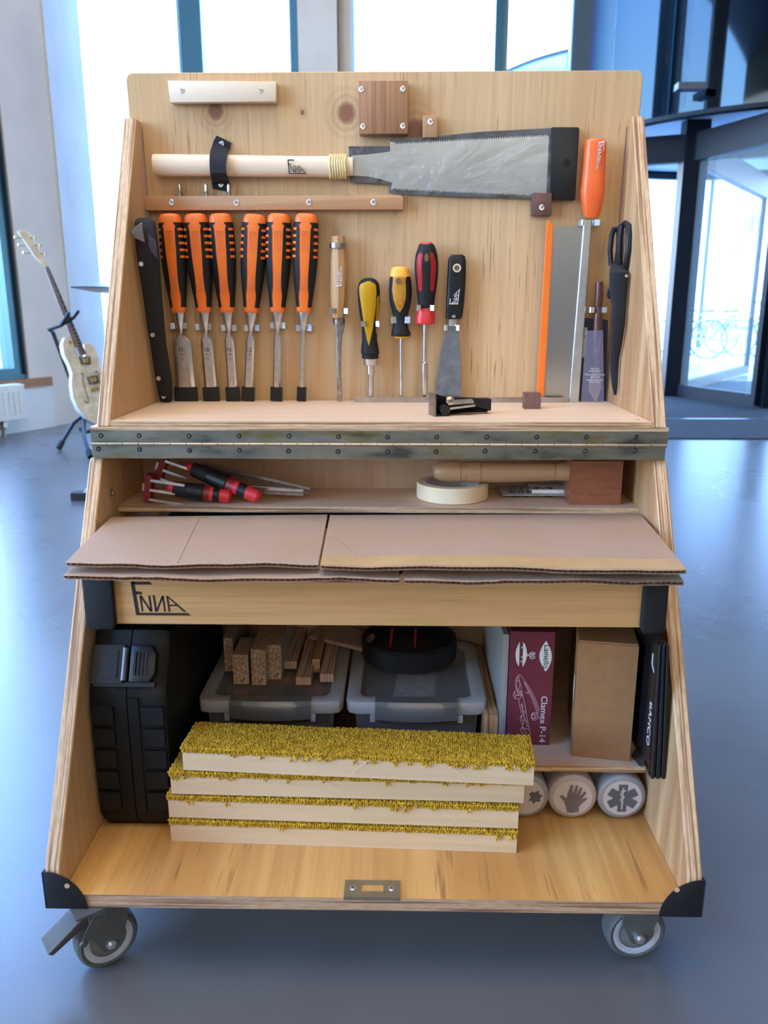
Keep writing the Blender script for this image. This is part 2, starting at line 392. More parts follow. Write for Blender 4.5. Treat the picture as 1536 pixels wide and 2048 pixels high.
wing(SH, (W1.x, W1.y, 0)); 
wing(SH, onZ(1492, 746, .02)); 
wing(SH, (SH.x-.55, SH.y+.22, 0), full=False)
wing(SH, (DC.x+.6, DC.y-1.7, 0), full=False)
for nm, a0, a1 in (('curved_wall', math.radians(-112), math.radians(-66)), ('curved_wall', math.radians(60), math.radians(112))):
    dpart(nm, arc(DR-.03, DR-.02, a0, a1, .1, ZB-.04, 24), M_glass)
for a in (-112, -66, 112, 200):
    b = MB(); P = DC+Vector((math.cos(math.radians(a)), math.sin(math.radians(a)), 0))*(DR-.06)
    if a == -112: P = Vector(onZ(1530, 817, 0)); 
    b.box(P.x-.05, P.x+.05, P.y-.05, P.y+.05, .0095, ZB-.036, .006); dpart('door_post', b, M_dframe)
b = MB(); Pd = DC+Vector((math.cos(-2.02), math.sin(-2.02), 0))*(DR+.03)
sn = onY(1373, 180, 6.2)
b.box(sn.x-.11, sn.x+.11, sn.y-.13, sn.y-.02, sn.z-.02, sn.z+.03, .012, 3); dpart('motion_sensor', b, plain('grey_sensor', (.12, .13, .15), .25), label='small dark motion sensor on the header')
b = MB(); b.lathe([(.03, -.02), (.035, 0)], Matrix.Translation((SH.x+.35, SH.y-.5, ZB+.045))); dpart('ceiling_spotlight', b, dark_steel)
# entrance mat with its metal strip
mb = MB(); mb.box(1.0, 6.0, 4.2, 5.15, .0005, .008); mb.box(1.0, 6.0, 5.18, 8.5, .0005, .007)
o = mk('entrance_mat', mb.done('entrance_mat', smooth=0)); o.data.materials.append(M_mat); tags(o, 'dark grey entrance carpet in front of the revolving door', 'mat')
mb = MB(); mb.box(1.0, 6.0, 5.15, 5.18, .0005, .009); o = mk('threshold_strip', mb.done('threshold_strip', smooth=0)); o.data.materials.append(steel); tags(o, 'thin bright metal strip across the entrance carpet', 'strip')

# outside
M_pave = plain('pale_paving', (.55, .58, .60), .8, 0, .08, 2)
mb = MB(); mb.box(-60, 60, 11.5, 80, -.12, -.04); mb.box(-60, -6.5, -40, 11.5, -.12, -.04); mb.box(6.5, 60, -40, 11.5, -.12, -.04); mb.box(-6.5, 6.5, -40, -6.3, -.12, -.04); struct('ground', mb, M_pave)
M_grass = plain('lawn', (.16, .30, .05), .9, 0, .35, 8)
mb = MB(); mb.box(-16, -4.6, 12.2, 24, -.04, .02); o = struct('ground_lawn', mb, M_grass); o['kind'] = 'stuff'; o.name = 'grass'; tags(o, 'green lawn outside the left windows', 'grass')
M_bld = plain('white_render', (.85, .86, .86), .8, 0, .02)
bl = Thing('building', 'bright white building across the square behind the door', 'building', WORLD, (12, 34, -.04))
b = MB(); b.box(3.5, 32, 30, 38, -.04, 9, .02); bl.part('wall', b, M_bld, smooth=0)
M_win = plain('far_window', (.12, .16, .2), .2)
for i, (px, py) in enumerate(((1496, 450), (1512, 447), (1480, 490), (1300, 640))):
    p = onY(px, py, 29.97); b = MB(); b.box(p.x-.16, p.x+.16, 29.93, 30.0, p.z-.28, p.z+.28, .01); bl.part('window', b, M_win, smooth=0)
M_hedge = plain('hedge_leaves', (.20, .27, .06), .9, 0, .5, 5, .05, 12)
mb = MB()
for k in range(90):
    mb.oval([(7.0+k*.25, 20+random.uniform(-.1, .1), z, r, r) for z, r in ((0, .18), (.2, .26), (.38+random.uniform(0, .1), .12))], 6)
o = mk('hedge', mb.done('hedge')); o.data.materials.append(M_hedge); tags(o, 'low clipped hedge on the far side of the square', 'hedge', kind='stuff')
mb = MB(); mb.box(4.5, 34, 10.1+9.2, 10.4+9.2, -.04, .3, .01); o = mk('garden_wall', mb.done('garden_wall', smooth=0)); o.data.materials.append(M_conc2); tags(o, 'low pale concrete wall outside the revolving door', 'wall', kind='thing')
# round glass canopy outside, left of the drum
CC = Vector((4.75, 15.4, 0)); z1 = onY(1147, 95, 12.9).z
can = Thing('canopy', 'round blue glass canopy seen outside behind the header drum', 'canopy', WORLD, (CC.x, CC.y, 0))
M_cg = glass('blue_canopy_glass', (.08, .30, .55), .08, .72)
m2 = arc(3.05, 3.1, 0, 2*PI, z1-.55, z1, 72, CC); can.part('glass_band', m2, M_cg)
b = arc(3.0, 3.14, 0, 2*PI, z1, z1+.03, 72, CC); can.part('rim', b, M_dframe)
for k in range(10):
    a = 2*PI*k/10+.2; x, y = CC.x+3.0*math.cos(a), CC.y+3.0*math.sin(a); b = MB(); b.tube([(x, y, -.04), (x, y, z1)], .05, 8); can.part('column', b, M_dframe)
# bicycles outside the left window
def bike(px, py, Y, nm_label, grp):
    p = onY(px, py, Y); T = Thing('bicycle', nm_label, 'bicycle', WORLD, (p.x, Y, -.04), group=grp)
    r = .33
    for dx in (-.5, .5):
        b = MB(); b.tube([(p.x+dx+r*math.cos(a*PI/12), Y, r-.04+r*math.sin(a*PI/12)) for a in range(25)], .018, 5); w_ = T.part('wheel', b, black_rub)
        b = MB()
        for a in range(8): b.tube([(p.x+dx, Y, r-.04), (p.x+dx+r*math.cos(a*PI/4), Y, r-.04+r*math.sin(a*PI/4))], .003, 3)
        T.part('spokes', b, steel, w_)
    b = MB()
    for q in (((-.5, r), (-.15, .75)), ((-.5, r), (-.05, .3)), ((-.15, .78), (-.05, .3)), ((-.05, .3), (.38, .75)), ((-.15, .7), (.36, .82)), ((.5, r), (.34, .95))):
        b.tube([(p.x+q[0][0], Y, q[0][1]-.04), (p.x+q[1][0], Y, q[1][1]-.04)], .017, 6)
    T.part('frame', b, dark_steel)
    b = MB(); b.box(p.x-.27, p.x-.03, Y-.06, Y+.06, .76, .80, .015, 2); T.part('saddle', b, black_rub)
    b = MB(); b.tube([(p.x+.34, Y-.27, .93), (p.x+.34, Y+.27, .93)], .015, 6); T.part('handlebar', b, black_rub)
for i, (px, py, Y) in enumerate(((4, 620, 9.5), (10, 630, 10.3), (-18, 625, 11.1))):
    bike(px, py, Y, ('nearest bicycle parked outside the left window', 'second bicycle outside the left window, behind the nearest', 'farthest bicycle outside the left window')[i], 'bicycles outside the left window')
for i, (px, py, Y) in enumerate(((1395, 640, 15.2), (1428, 640, 14.4), (1478, 640, 13.6))):
    bike(px, py, Y, ('farthest bicycle beyond the revolving door, beside the shaft', 'middle bicycle beyond the revolving door', 'nearest bicycle beyond the revolving door')[i], 'bicycles beyond the revolving door')

# ------------------------------------------------------------------ guitar and its stand
GF = Frame(onZ(160, 903, 0), rz=math.radians(38), rx=math.radians(-9))
M_gtop = plain('cream_quilt_maple', (.66, .56, .40), .3, 0, .2, 22); M_gside = plain('white_flame_side', (.74, .72, .66), .25, 0, .1, 40)
M_rose = plain('dark_fretboard', (.07, .03, .022), .45); M_gold = plain('gold_hardware', (.62, .45, .2), .25, 1.)
def c3(x, y): return (x/3.531, 440+y/3.531)
gt = Thing('electric_guitar', 'cream hollow-body electric guitar leaning on a black stand by the column', 'guitar', GF, (0, 0, .25))
front = [(505, 815), (455, 828), (437, 880), (450, 950), (487, 1020), (508, 1085), (503, 1160), (515, 1250), (550, 1335), (610, 1405), (680, 1450), (750, 1450), (800, 1390), (815, 1300), (795, 1210), (755, 1140), (720, 1070), (705, 1000), (690, 935), (665, 885), (632, 868), (592, 876), (605, 930), (600, 985), (560, 980), (530, 900)]
fr = GF.out([c3(*p) for p in front])
b = MB(); b.prism(fr, 0, .062, 'y', .005, 2); body = gt.part('body', b, M_gside)
b = MB(); b.prism([(x*.985+fr[8][0]*.015, z*.99+.01*fr[3][1]) for x, z in fr], -.003, .001, 'y', .001); gt.part('top_plate', b, M_gtop, body)
def q3(pts, w=0.): return GF.out([c3(*p) for p in pts], w)
def fhole(pts, r):
    b = MB(); P = q3(pts, .004); b.tube([(x, -.0035, z) for x, z in P], r, 6, flat=.4); gt.part('sound_hole', b, black_pl, body)
fhole([(572, 1092), (580, 1080), (588, 1090), (583, 1130), (596, 1180), (612, 1230), (625, 1270), (620, 1295), (604, 1290), (600, 1275)], [.003, .004, .005, .004, .004, .004, .005, .006, .006, .005])
fhole([(672, 1078), (682, 1066), (694, 1080), (700, 1120), (712, 1180), (724, 1240)], [.003, .004, .005, .004, .004, .004])
P = q3([(322, 330), (345, 332), (610, 945), (568, 962)], .012); b = MB(); b.prism(P, -.014, -.006, 'y', .001); nk = gt.part('fretboard', b, M_rose)
P2 = q3([(318, 345), (341, 350), (560, 900), (530, 900)], .0); b = MB(); b.prism(P2, -.006, .012, 'y', .002); gt.part('neck', b, plain('brown_neck', (.16, .06, .03), .4), nk)
b = MB()
for k in range(20):
    f_ = 1-(1-.0561)**(k+1)*1.0; f_ = f_/(1-.0561**0*(1-.0561)**20)
    a, d = Vector((P[0][0], 0, P[0][1])).lerp(Vector((P[3][0], 0, P[3][1])), f_), Vector((P[1][0], 0, P[1][1])).lerp(Vector((P[2][0], 0, P[2][1])), f_)
    b.tube([(a.x, -.0145, a.z), (d.x, -.0145, d.z)], .0012, 4)
gt.part('frets', b, steel, nk, kind='stuff')
hd = q3([(122, 80), (135, 72), (205, 90), (300, 250), (340, 330), (318, 332), (245, 262), (210, 205)], .004)
b = MB(); b.prism(hd, -.010, .006, 'y', .002); h_ = gt.part('headstock', b, M_gtop)
for p in ((145, 128), (172, 180), (205, 235), (215, 128), (250, 182), (290, 240)):
    x, z = GF.XZ(*c3(*p), .01); b = MB(); b.tube([(x, -.022, z), (x, .0, z)], .004, 6); sgn = -1 if p in ((145, 128), (172, 180), (205, 235)) else 1
    b.tube([(x, -.004, z), (x+sgn*.022, -.004, z+.004)], .003, 6); b.tube([(x+sgn*.022, -.004, z+.004), (x+sgn*.032, -.004, z+.005)], .007, 6); gt.part('tuning_peg', b, M_gold, h_)
for p0 in (((555, 965), (635, 965), (640, 1018), (575, 1022)), ((612, 1108), (685, 1095), (700, 1150), (632, 1162))):
    Q = q3(p0, .006); b = MB(); b.prism(Q, -.012, -.002, 'y', .001); pk = gt.part('pickup', b, M_rose)
    c_ = Vector((sum(x for x, z in Q)/4, sum(z for x, z in Q)/4)); b = MB(); b.prism([(c_.x+(x-c_.x)*.62, c_.y+(z-c_.y)*.62) for x, z in Q], -.015, -.011, 'y', .001); gt.part('pickup_cover', b, M_gold, pk)
Q = q3([(632, 1188), (690, 1176), (700, 1196), (640, 1210)], .006); b = MB(); b.prism(Q, -.014, -.002, 'y', .001); gt.part('bridge', b, M_gold)
x, z = GF.XZ(*c3(488, 866)); b = MB(); b.tube([(x, -.02, z), (x, .0, z)], .006, 8); b.tube([(x, -.024, z), (x, -.02, z)], .01, 8); gt.part('strap_button', b, M_gold)
b = MB(); Ps = q3([(327, 335), (340, 337), (668, 1185), (648, 1190)], .016)
for k in range(6):
    f_ = k/5; a = Vector((Ps[0][0], -.0165, Ps[0][1])).lerp(Vector((Ps[1][0], -.0165, Ps[1][1])), f_); d = Vector((Ps[3][0], -.0175, Ps[3][1])).lerp(Vector((Ps[2][0], -.0175, Ps[2][1])), f_)
    b.tube([a, d], .0006, 3)
gt.part('strings', b, steel, kind='stuff')
gs = Thing('guitar_stand', 'black tripod guitar stand holding the cream guitar', 'stand', WORLD, tuple(onZ(160, 903, 0)))
C0 = onZ(160, 903, 0)
q_ = GF.XZ(*c3(590, 1380), -.12); hubp = GF.M @ Vector((q_[0], .12, q_[1])); topp = GF.M @ Vector((*[GF.XZ(*c3(372, 790), -.06)[0]], .06, GF.XZ(*c3(372, 790), -.06)[1]))
bt = GF.M @ Vector((GF.XZ(*c3(600, 1500), 0)[0], 0, GF.XZ(*c3(600, 1500), 0)[1]))
q_ = GF.XZ(*c3(395, 850), -.10); b = MB(); b.tube([topp, GF.M @ Vector((q_[0], .10, q_[1])), hubp], .012, 10); gs.part('upright', b, black_pl)
la, lb = onZ(117, 897, .012), onZ(181, 914, .012)
lt = onY(148, 845, la.y+.12); lt2 = onY(168, 868, lb.y+.12)
for u_, v_ in ((lt, la), (lt2, lb), (hubp, Vector((C0.x+.25, C0.y+.45, .012)))):
    b = MB(); b.tube([hubp if u_ is not hubp else hubp, u_.lerp(v_, .02), v_], .012, 8); lg = gs.part('leg', b, black_pl)
    b = MB(); b.tube([v_+(u_-v_).normalized()*.05, v_], .018, 8); gs.part('rubber_foot', b, black_rub, lg)
def g3(x, y, w): p = GF.XZ(*c3(x, y), w); return GF.M @ Vector((p[0], -w, p[1]))
b = MB(); b.tube([topp, g3(345, 775, -.03), g3(430, 745, .02), g3(490, 650, .05)], .011, 8); b.tube([g3(430, 745, .02), g3(520, 690, .03), g3(555, 640, .04)], .010, 8); gs.part('neck_yoke', b, black_pl)
b = MB(); b.tube([g3(568, 1475, .03), g3(600, 1500, -.02), g3(640, 1490, .04)], .012, 8); b.tube([g3(600, 1500, -.02), hubp], .012, 8); gs.part('body_cradle', b, black_pl)

# ------------------------------------------------------------------ cymbal on a stand behind the cart
cyc = onY(262, 577, 2.35)
cs = Thing('cymbal_stand', 'pair of silver hi-hat cymbals on a chrome stand behind the cart', 'cymbal', WORLD, (cyc.x, cyc.y, 0))
M_cym = plain('brushed_cymbal', (.36, .36, .37), .3, 1.)
for sg_ in (1, -1):
    b = MB(); b.lathe([(.238, sg_*.0015), (.17, sg_*.014), (.07, sg_*.026), (.055, sg_*.042), (.02, sg_*.050), (.008, sg_*.050), (.008, sg_*.047), (.05, sg_*.038), (.068, sg_*.023), (.17, sg_*.011), (.236, sg_*.0006)], Matrix.Translation(cyc) @ Matrix.Rotation(.015, 4, 'Y'), 48)
    cs.part('cymbal', b, M_cym)
b = MB(); b.tube([(cyc.x, cyc.y, .02), (cyc.x, cyc.y, cyc.z+.06)], .011, 10); cs.part('pole', b, steel)
for tx, ty in (onZ(168, 990, .02)[:2], (cyc.x+.3, cyc.y-.1), (cyc.x+.05, cyc.y+.4)):
    b = MB(); b.tube([(cyc.x, cyc.y, .34), (tx, ty, .02)], .011, 8); lg = cs.part('leg', b, steel)
    b = MB(); b.box(tx-.05, tx+.04, ty-.03, ty+.03, .0, .035, .012, 3); cs.part('rubber_foot', b, black_pl, lg)
# ================================================================== the tool cart
XL0, XR0, TP = -.416, .406, .0187; XLi, XRi = XL0+TP, XR0-TP
FB = .127                                                       # top of the bottom board
kn = lambda f, L: [(*f.XZ(x, y), r) for x, y, r in L]
M_board = wood('pine_plywood_board', PINE1, PINE2, PINES, 'x', 'z', 95, 2.2, 5, .42, .8,
               kn(BRD, [(431, 222, .0115), (693, 226, .0135), (831, 262, .015), (605, 225, .0035)]), (.20, .075, .04))
M_sideL = wood('pine_side', PINE1, PINE2, PINES, 'y', 'z', 70, 2.2, 7, .45, .6)
M_sideR = wood('pine_side_knotty', (.62, .40, .20), (.42, .21, .085), (.34, .16, .07), 'y', 'z', 60, 2.5, 16, .45, .4)
M_shelf = wood('pale_beech_ply', (.72, .52, .37), (.70, .50, .34), (.58, .38, .24), 'z', 'x', 90, 3, 5, .5, .15)
M_floorb = wood('amber_pine_floor', (.66, .37, .12), (.50, .24, .065), (.36, .16, .05), 'x', 'y', 60, 2., 9, .3, .6)
M_edgeX = ply_edge('ply_edge_across_x', 'x'); M_edgeZ = ply_edge('ply_edge_across_z', 'z'); M_edgeY = ply_edge('ply_edge_across_y', 'y')
M_edgeZd = ply_edge('dark_ply_edge', 'z', (.50, .31, .18), (.20, .095, .05), 300)
cart = Thing('tool_cart', 'wheeled plywood tool cart with slanted open sides and tools on its board', 'cart', WORLD, (0, 0, 0))
def edges_by_normal(o, axis, mi=1):
    for p in o.data.polygons:
        if abs(p.normal[axis]) < .5: p.material_index = mi
# tool board
def bpart(name, mb, mats, parent=None, label=None, smooth=.6, kind=None):
    me = mb.done(name, smooth=smooth)
    for m in (mats if isinstance(mats, (list, tuple)) else [mats]): me.materials.append(m)
    o = mk(name, me); o.parent = parent or cart.e
    if parent is None: o.matrix_local = BRD.M
    tags(o, label, kind=kind); return o
ul, ur = BRD.XZ(251, 143), BRD.XZ(1286, 143); zt = (ul[1]+ur[1])/2; r = .009
pts = [(-.3805, -.012), (.3805, -.012), (.3805, .43), (.399, .437), (.399, zt-r), (.396, zt-r*.3), (.399-r, zt), (-.399+r, zt), (-.396, zt-r*.3), (-.399, zt-r), (-.399, .437), (-.3805, .43)]
b = MB(); b.prism(pts, 0, .015, 'y', .0008); o = bpart('tool_board', b, [M_board, M_edgeY]); edges_by_normal(o, 1)
# upper side panels
for s, mm, nm in ((-1, M_sideL, 'side_panel'), (1, M_sideR, 'side_panel')):
    x0, x1 = sorted((s*.4, s*.3815)); ztp = 1.131
    b = MB(); b.prism([(-.004, .6845), (.284, .6845), (.261, ztp), (.222, ztp), (.216, ztp-.012)], x0, x1, 'x', .0012); o = cart.part(nm, b, [mm, M_edgeX]); edges_by_normal(o, 0)
# shelf of the board, base frame, mid shelf, lids
def slab(name, x0, x1, y0, y1, z0, z1, mats, label=None, bev=.0008, ax=2):
    b = MB(); b.box(x0, x1, y0, y1, z0, z1, bev); o = cart.part(name, b, mats, label=label, smooth=.4); edges_by_normal(o, ax); return o
slab('shelf', -.381, .381, -.002, .266, .6845, .692, [M_shelf, M_edgeZ])
slab('base_board', -.4095, .4035, -.004, .28, .664, .6840, [M_shelf, M_edgeZ])
slab('top_board', XL0+.006, XR0-.004, -.001, .28, .6385, .6605, [M_shelf, M_edgeZ])
slab('shelf', XLi+.0005, XRi-.0005, .047, .175, .5475, .5565, [M_shelf, M_edgeZ])
M_back = wood('mid_back', (.50, .34, .22), (.46, .3, .19), (.36, .22, .13), 'x', 'z', 60, 2, 5, .5)
b = MB(); b.box(XLi+.0005, XRi-.0005, .176, .188, .53, .638); cart.part('back_panel', b, M_back)
b = MB(); b.box(XLi, XRi, .262, .274, FB, .53); cart.part('back_panel', b, M_back)
YF = -.266
for x0, x1, mm in ((XL0, XLi, M_sideL), (XRi, XR0, M_sideR)):
    P = [(.28, FB+.0005), (.28, .638), (.004, .638), (-.002, .632), (YF+.002, .166), (YF, .158), (YF, FB+.0005)]
    b = MB(); b.prism(P, x0, x1, 'x', .0015); o = cart.part('side_panel', b, [mm, M_edgeX]); edges_by_normal(o, 0)
slab('bottom_board', XL0, XR0, YF, .28, FB-.0185, FB, [M_floorb, M_edgeZd])
# runners that carry the box
for x0, x1 in ((XLi+.0005, XLi+.016), (XRi-.016, XRi-.0005)):
    b = MB(); b.box(x0, x1, -.06, .255, .425, .4455, .001); cart.part('runner', b, M_shelf)
# small shelf over the jars with its upright
xs0 = onY(1010, 1530, -.098).x-.0
slab('shelf', xs0, onY(1291, 1540, -.098).x, -.098, .255, .2035, .2128, [M_shelf, M_edgeZ])
b = MB(); b.box(xs0, xs0+.009, .065, .255, FB+.0005, .203, .0006); cart.part('shelf_upright', b, M_shelf)
b = MB(); b.box(onY(1291, 1540, -.098).x-.012, onY(1291, 1540, -.098).x-.002, .065, .255, FB+.0005, .203, .0006); cart.part('shelf_upright', b, M_shelf)
# screws
def screw_mb(M, r=.0042):
    b = MB(); b.lathe([(r, 0), (r, .0005), (r*.82, .0011), (r*.5, .0009)], M, 16, mi=0)
    for a in (0, PI/2): b.box(-r*.55, r*.55, -r*.14, r*.14, .0009, .0014, M=M @ Matrix.Rotation(a+.4, 4, 'Z'), mi=1)
    return b
ZtoF = Matrix.Rotation(PI/2, 4, 'X')                             # local z -> -y
def bscrew(px, py, w, parent, r=.0042):
    x, z = BRD.XZ(px, py, w); bpart('screw', screw_mb(Matrix.Translation((x, -w, z)) @ ZtoF, r), [zinc, dark_steel], parent)
# piano hinge
hx0, hx1 = onY(184, 885, -.004).x, onY(1334, 885, -.004).x
t = NT('tarnished_zinc').set(.33, 1.); co = t.coords((1, 1, 3)); n1 = t.noise(co, 9, 4, .6); n2 = t.noise(t.coords((6, 1, 60)), 1, 4)
c = t.ramp(n1, [(.36, (.07, .085, .085)), (.46, (.26, .27, .235)), (.55, (.36, .35, .29)), (.64, (.30, .25, .085)), (.72, (.10, .11, .09))]); c = t.mix(.3, c, t.ramp(n2, [(.35, (.10, .10, .09)), (.65, (.42, .41, .37))])); t.l(c, t.b.inputs['Base Color']); M_hinge = t.m
hg = None
b = MB(); b.box(hx0, hx1, -.0062, -.0042, .6615, .6795, .0004); hg = cart.part('piano_hinge', b, M_hinge, label='long tarnished zinc hinge across the front')
b = MB(); b.box(hx0+.001, hx1-.002, -.0062, -.0042, .6405, .6585, .0004); cart.part('hinge_leaf', b, M_hinge, hg)
nk_ = 36; L = (hx1-hx0)/nk_
for k in range(nk_):
    b = MB(); b.lathe([(.0024, 0), (.0024, L-.0007)], Matrix.Translation((hx0+k*L, -.0064, .6600)) @ Matrix.Rotation(PI/2, 4, 'Y'), 10); cart.part('knuckle', b, plain('knuckle_metal', (.40, .33, .25), .42, 1.) if k == 0 else S['kn'], hg)
    if k == 0: S['kn'] = bpy.data.materials['knuckle_metal']
for px, py in [(202, 871), (278, 871), (378, 872), (478, 872), (578, 872), (677, 873), (775, 874), (873, 874), (973, 874), (1073, 874), (1172, 874), (1272, 874),
               (197, 898), (279, 899), (379, 901), (479, 901), (577, 902), (676, 903), (775, 903), (872, 903), (970, 902), (1070, 902), (1170, 902), (1269, 901)]:
    p = onY(px, py, -.006); cart.part('screw', screw_mb(Matrix.Translation((p.x, -.0062, p.z)) @ ZtoF, .0036), [black_pl, dark_steel], hg)
# strike plate at the front edge
p0, p1 = onZ(688, 1787, FB), onZ(800, 1763, FB)
b = MB(); xa, xb = p0.x, p1.x; ya, yb = YF+.0015, p1.y
b.box(xa, xa+(xb-xa)*.3, ya, yb, FB, FB+.0016, .0003); b.box(xb-(xb-xa)*.3, xb, ya, yb, FB, FB+.0016, .0003)
b.box(xa+(xb-xa)*.3, xb-(xb-xa)*.3, ya, ya+(yb-ya)*.3, FB, FB+.0016); b.box(xa+(xb-xa)*.3, xb-(xb-xa)*.3, yb-(yb-ya)*.25, yb, FB, FB+.0016); b.box(xa, xb, ya-.002, ya, FB-.003, FB+.0016, .0003)
sp_ = cart.part('strike_plate', b, plain('old_brass_zinc', (.42, .40, .33), .4, 1.), label='small metal strike plate on the front edge')
for u in (.15, .85): cart.part('screw', screw_mb(Matrix.Translation((xa+(xb-xa)*u, (ya+yb)/2, FB+.0014)), .0045), [zinc, dark_steel], sp_)
# corner guards
for s in (-1, 1):
    X = XL0-.0015 if s < 0 else XR0+.0015
    def cg(u, z): return (X-s*u, z)
    z0 = FB-.020; R_ = .052; zt_ = z0+.052
    P = [cg(0, z0)]+[cg(R_*math.cos(a*PI/20), z0+.0+zt_*0+(.054)*math.sin(a*PI/20)) for a in range(11)]
    b = MB(); b.prism(P, YF-.0028, YF-.0008, 'y', .0008, 2)
    b.prism([(YF-.0028, z0), (YF+.05, z0), (YF+.04, z0+.035), (YF+.02, z0+.05), (YF-.0028, z0+.054)], min(X, X+s*.0018), max(X, X+s*.0018), 'x', .0006)
    g_ = cart.part('corner_guard', b, black_pl, label='black metal corner guard')
    h = onY(134, 1772, YF-.003) if s < 0 else onY(1354, 1780, YF-.003)
    b = MB(); b.lathe([(.0034, 0), (.0034, .0004)], Matrix.Translation((h.x, YF-.0028, h.z)) @ ZtoF, 14); cart.part('screw_hole', b, plain('copper_hole', (.55, .33, .22), .6) if s < 0 else bpy.data.materials['copper_hole'], g_)
# tee nut in the left side
p = onX(222, 985, XLi); b = MB(); b.lathe([(.006, 0), (.006, .001), (.0035, .0012), (.003, -.001)], Matrix.Translation((XLi, p.y, p.z)) @ Matrix.Rotation(PI/2, 4, 'Y'), 14); cart.part('threaded_insert', b, steel)
for px, py in ((245, 839), (1274, 840)):
    p = onZ(px, py, .692); b = MB(); b.lathe([(.0035, 0), (.003, .0006)], Matrix.Translation(p), 12); cart.part('screw', b, dark_steel)
# castors
M_cgrey = plain('grey_castor_steel', (.12, .13, .13), .45, .5, .1); M_tyre = plain('grey_tyre', (.085, .09, .095), .6, 0, .1); M_rim = plain('light_rim', (.42, .47, .55), .4)
def castor(x, y, rz, brake, rows=True):
    M = Matrix.Translation((x, y, 0)) @ Matrix.Rotation(rz, 4, 'Z'); ztp = FB-.0195
    T = Matrix.Translation
    b = MB(); b.box(-.042, .042, -.034, .034, ztp-.003, ztp, .001, M=M); b.lathe([(.027, ztp-.016), (.03, ztp-.012), (.03, ztp-.003)], M, 24)
    pl = cart.part('castor', b, M_cgrey, label='grey swivel castor with brake pedal' if brake else 'grey swivel castor')
    off = .0                                                     # wheel axis along local y
    b = MB()
    for s in (-1, 1):
        y0, y1 = sorted((s*.0175, s*.0205))
        b.prism([(-.024, ztp-.012), (.024, ztp-.012), (.026, .07), (.012, .034), (.0, .028), (-.010, .032), (-.024, .062)], y0, y1, 'y', .0006, M=M @ T((0, 0, 0)))
    b.box(-.024, .024, -.0205, .0205, ztp-.014, ztp-.008, .001, M=M)
    cart.part('fork', b, M_cgrey, pl)
    Mw = M @ T((0, 0, .0405)) @ Matrix.Rotation(PI/2, 4, 'X')
    b = MB(); b.lathe([(.0315, -.0125), (.036, -.014), (.0395, -.011), (.0405, -.004), (.0405, .004), (.0395, .011), (.036, .014), (.0315, .0125)], Mw, 40, cap=False); cart.part('tyre', b, M_tyre, pl)
    b = MB(); b.lathe([(.024, -.0118), (.0278, -.0132), (.0322, -.0132), (.0322, .0132), (.0278, .0132), (.024, .0118)], Mw, 40, cap=False); cart.part('rim', b, M_rim, pl)
    b = MB(); b.lathe([(.0005, -.0145), (.006, -.0145), (.012, -.012), (.0272, -.010), (.0272, .010), (.012, .012), (.006, .0145), (.0005, .0145)], Mw, 40); cart.part('hub_cap', b, plain('hub_grey', (.16, .17, .17), .5) if 'hub' not in S else S['hub'], pl); S['hub'] = bpy.data.materials['hub_grey']
    b = MB(); b.lathe([(.007, -.0245), (.007, -.0205), (.0035, -.0206)], Mw, 6); b.lathe([(.0035, -.028), (.0035, .028)], Mw, 12); b.lathe([(.007, .0205), (.007, .0245)], Mw, 6); cart.part('axle_nut', b, zinc, pl)
    if brake:
        b = MB(); b.prism([(-.076, .062), (-.070, .057), (-.020, .083), (-.014, .096), (-.02, .099), (-.034, .09)], -.017, .017, 'y', .0015, 2, M=M)
        for k in range(3): b.box(-.072+k*.006, -.0695+k*.006, -.011, .011, .0625+k*.0032, .0655+k*.0032, .0006, M=M @ T((0, 0, .0)))
        cart.part('brake_pedal', b, plain('pedal_grey', (.065, .06, .055), .6, .0), pl)
        b = MB(); b.prism([(-.04, .058), (-.032, .052), (-.0, .082), (-.006, .096), (-.018, .092)], -.022, -.0206, 'y', .0004, M=M); b.lathe([(.005, .0), (.004, .002)], M @ T((-.034, -.022, .059)) @ ZtoF, 10); cart.part('brake_link', b, M_cgrey, pl)
cw = onZ(200, 1935, 0)
castor(-.360, -.236, math.radians(38), True)
castor(.345, -.209, math.radians(6), False)
castor(-.34, .20, .2, True); castor(.34, .20, -.3, False)

# ------------------------------------------------------------------ blocks, rail, strap, clips on the board
M_birch = wood('birch_block', (.78, .64, .47), (.76, .61, .44), (.68, .52, .36), 'z', 'x', 60, 3, 5, .55)
M_teak = wood('teak_block', (.36, .17, .08), (.42, .21, .10), (.10, .045, .028), 'x', 'z', 130, 3, 30, .45, .0)
M_rail = wood('cherry_rail', (.55, .31, .16), (.50, .27, .13), (.36, .18, .09), 'z', 'x', 60, 4, 7, .45)
M_walnut = wood('walnut', (.16, .075, .055), (.13, .06, .045), (.07, .03, .025), 'x', 'z', 80, 6, 12, .5)
M_lblk = wood('light_oak_block', (.48, .28, .14), (.43, .24, .12), (.24, .12, .06), 'x', 'z', 120, 8, 12, .5)
def block(px, w, mat, label, scr, bev=.001):
    P = BRD.out(px, w); b = MB(); b.prism(P, -w, -.0002, 'y', bev, 2); o = bpart('wood_block', b, mat, label=label)
    for s in scr: bscrew(s[0], s[1], w, o, s[2] if len(s) > 2 else .0042)
    return o
block([(335, 161), (552, 163), (552, 203), (340, 205)], .018, M_birch, 'pale birch block with two screws', [(364, 181, .0036), (521, 181, .0036)])
block([(717, 161), (816, 161), (816, 267), (718, 268)], .024, M_teak, 'dark striped hardwood block with four screws', [(723, 179), (806, 178), (726, 253), (806, 252)])
block([(845, 231), (875, 231), (875, 275), (845, 275)], .016, M_lblk, 'small light brown stop block', [(861, 244, .0046)])
block([(1065, 385), (1104, 386), (1103, 431), (1064, 431)], .018, M_walnut, 'small square walnut stop block', [(1084, 415, .0044)])
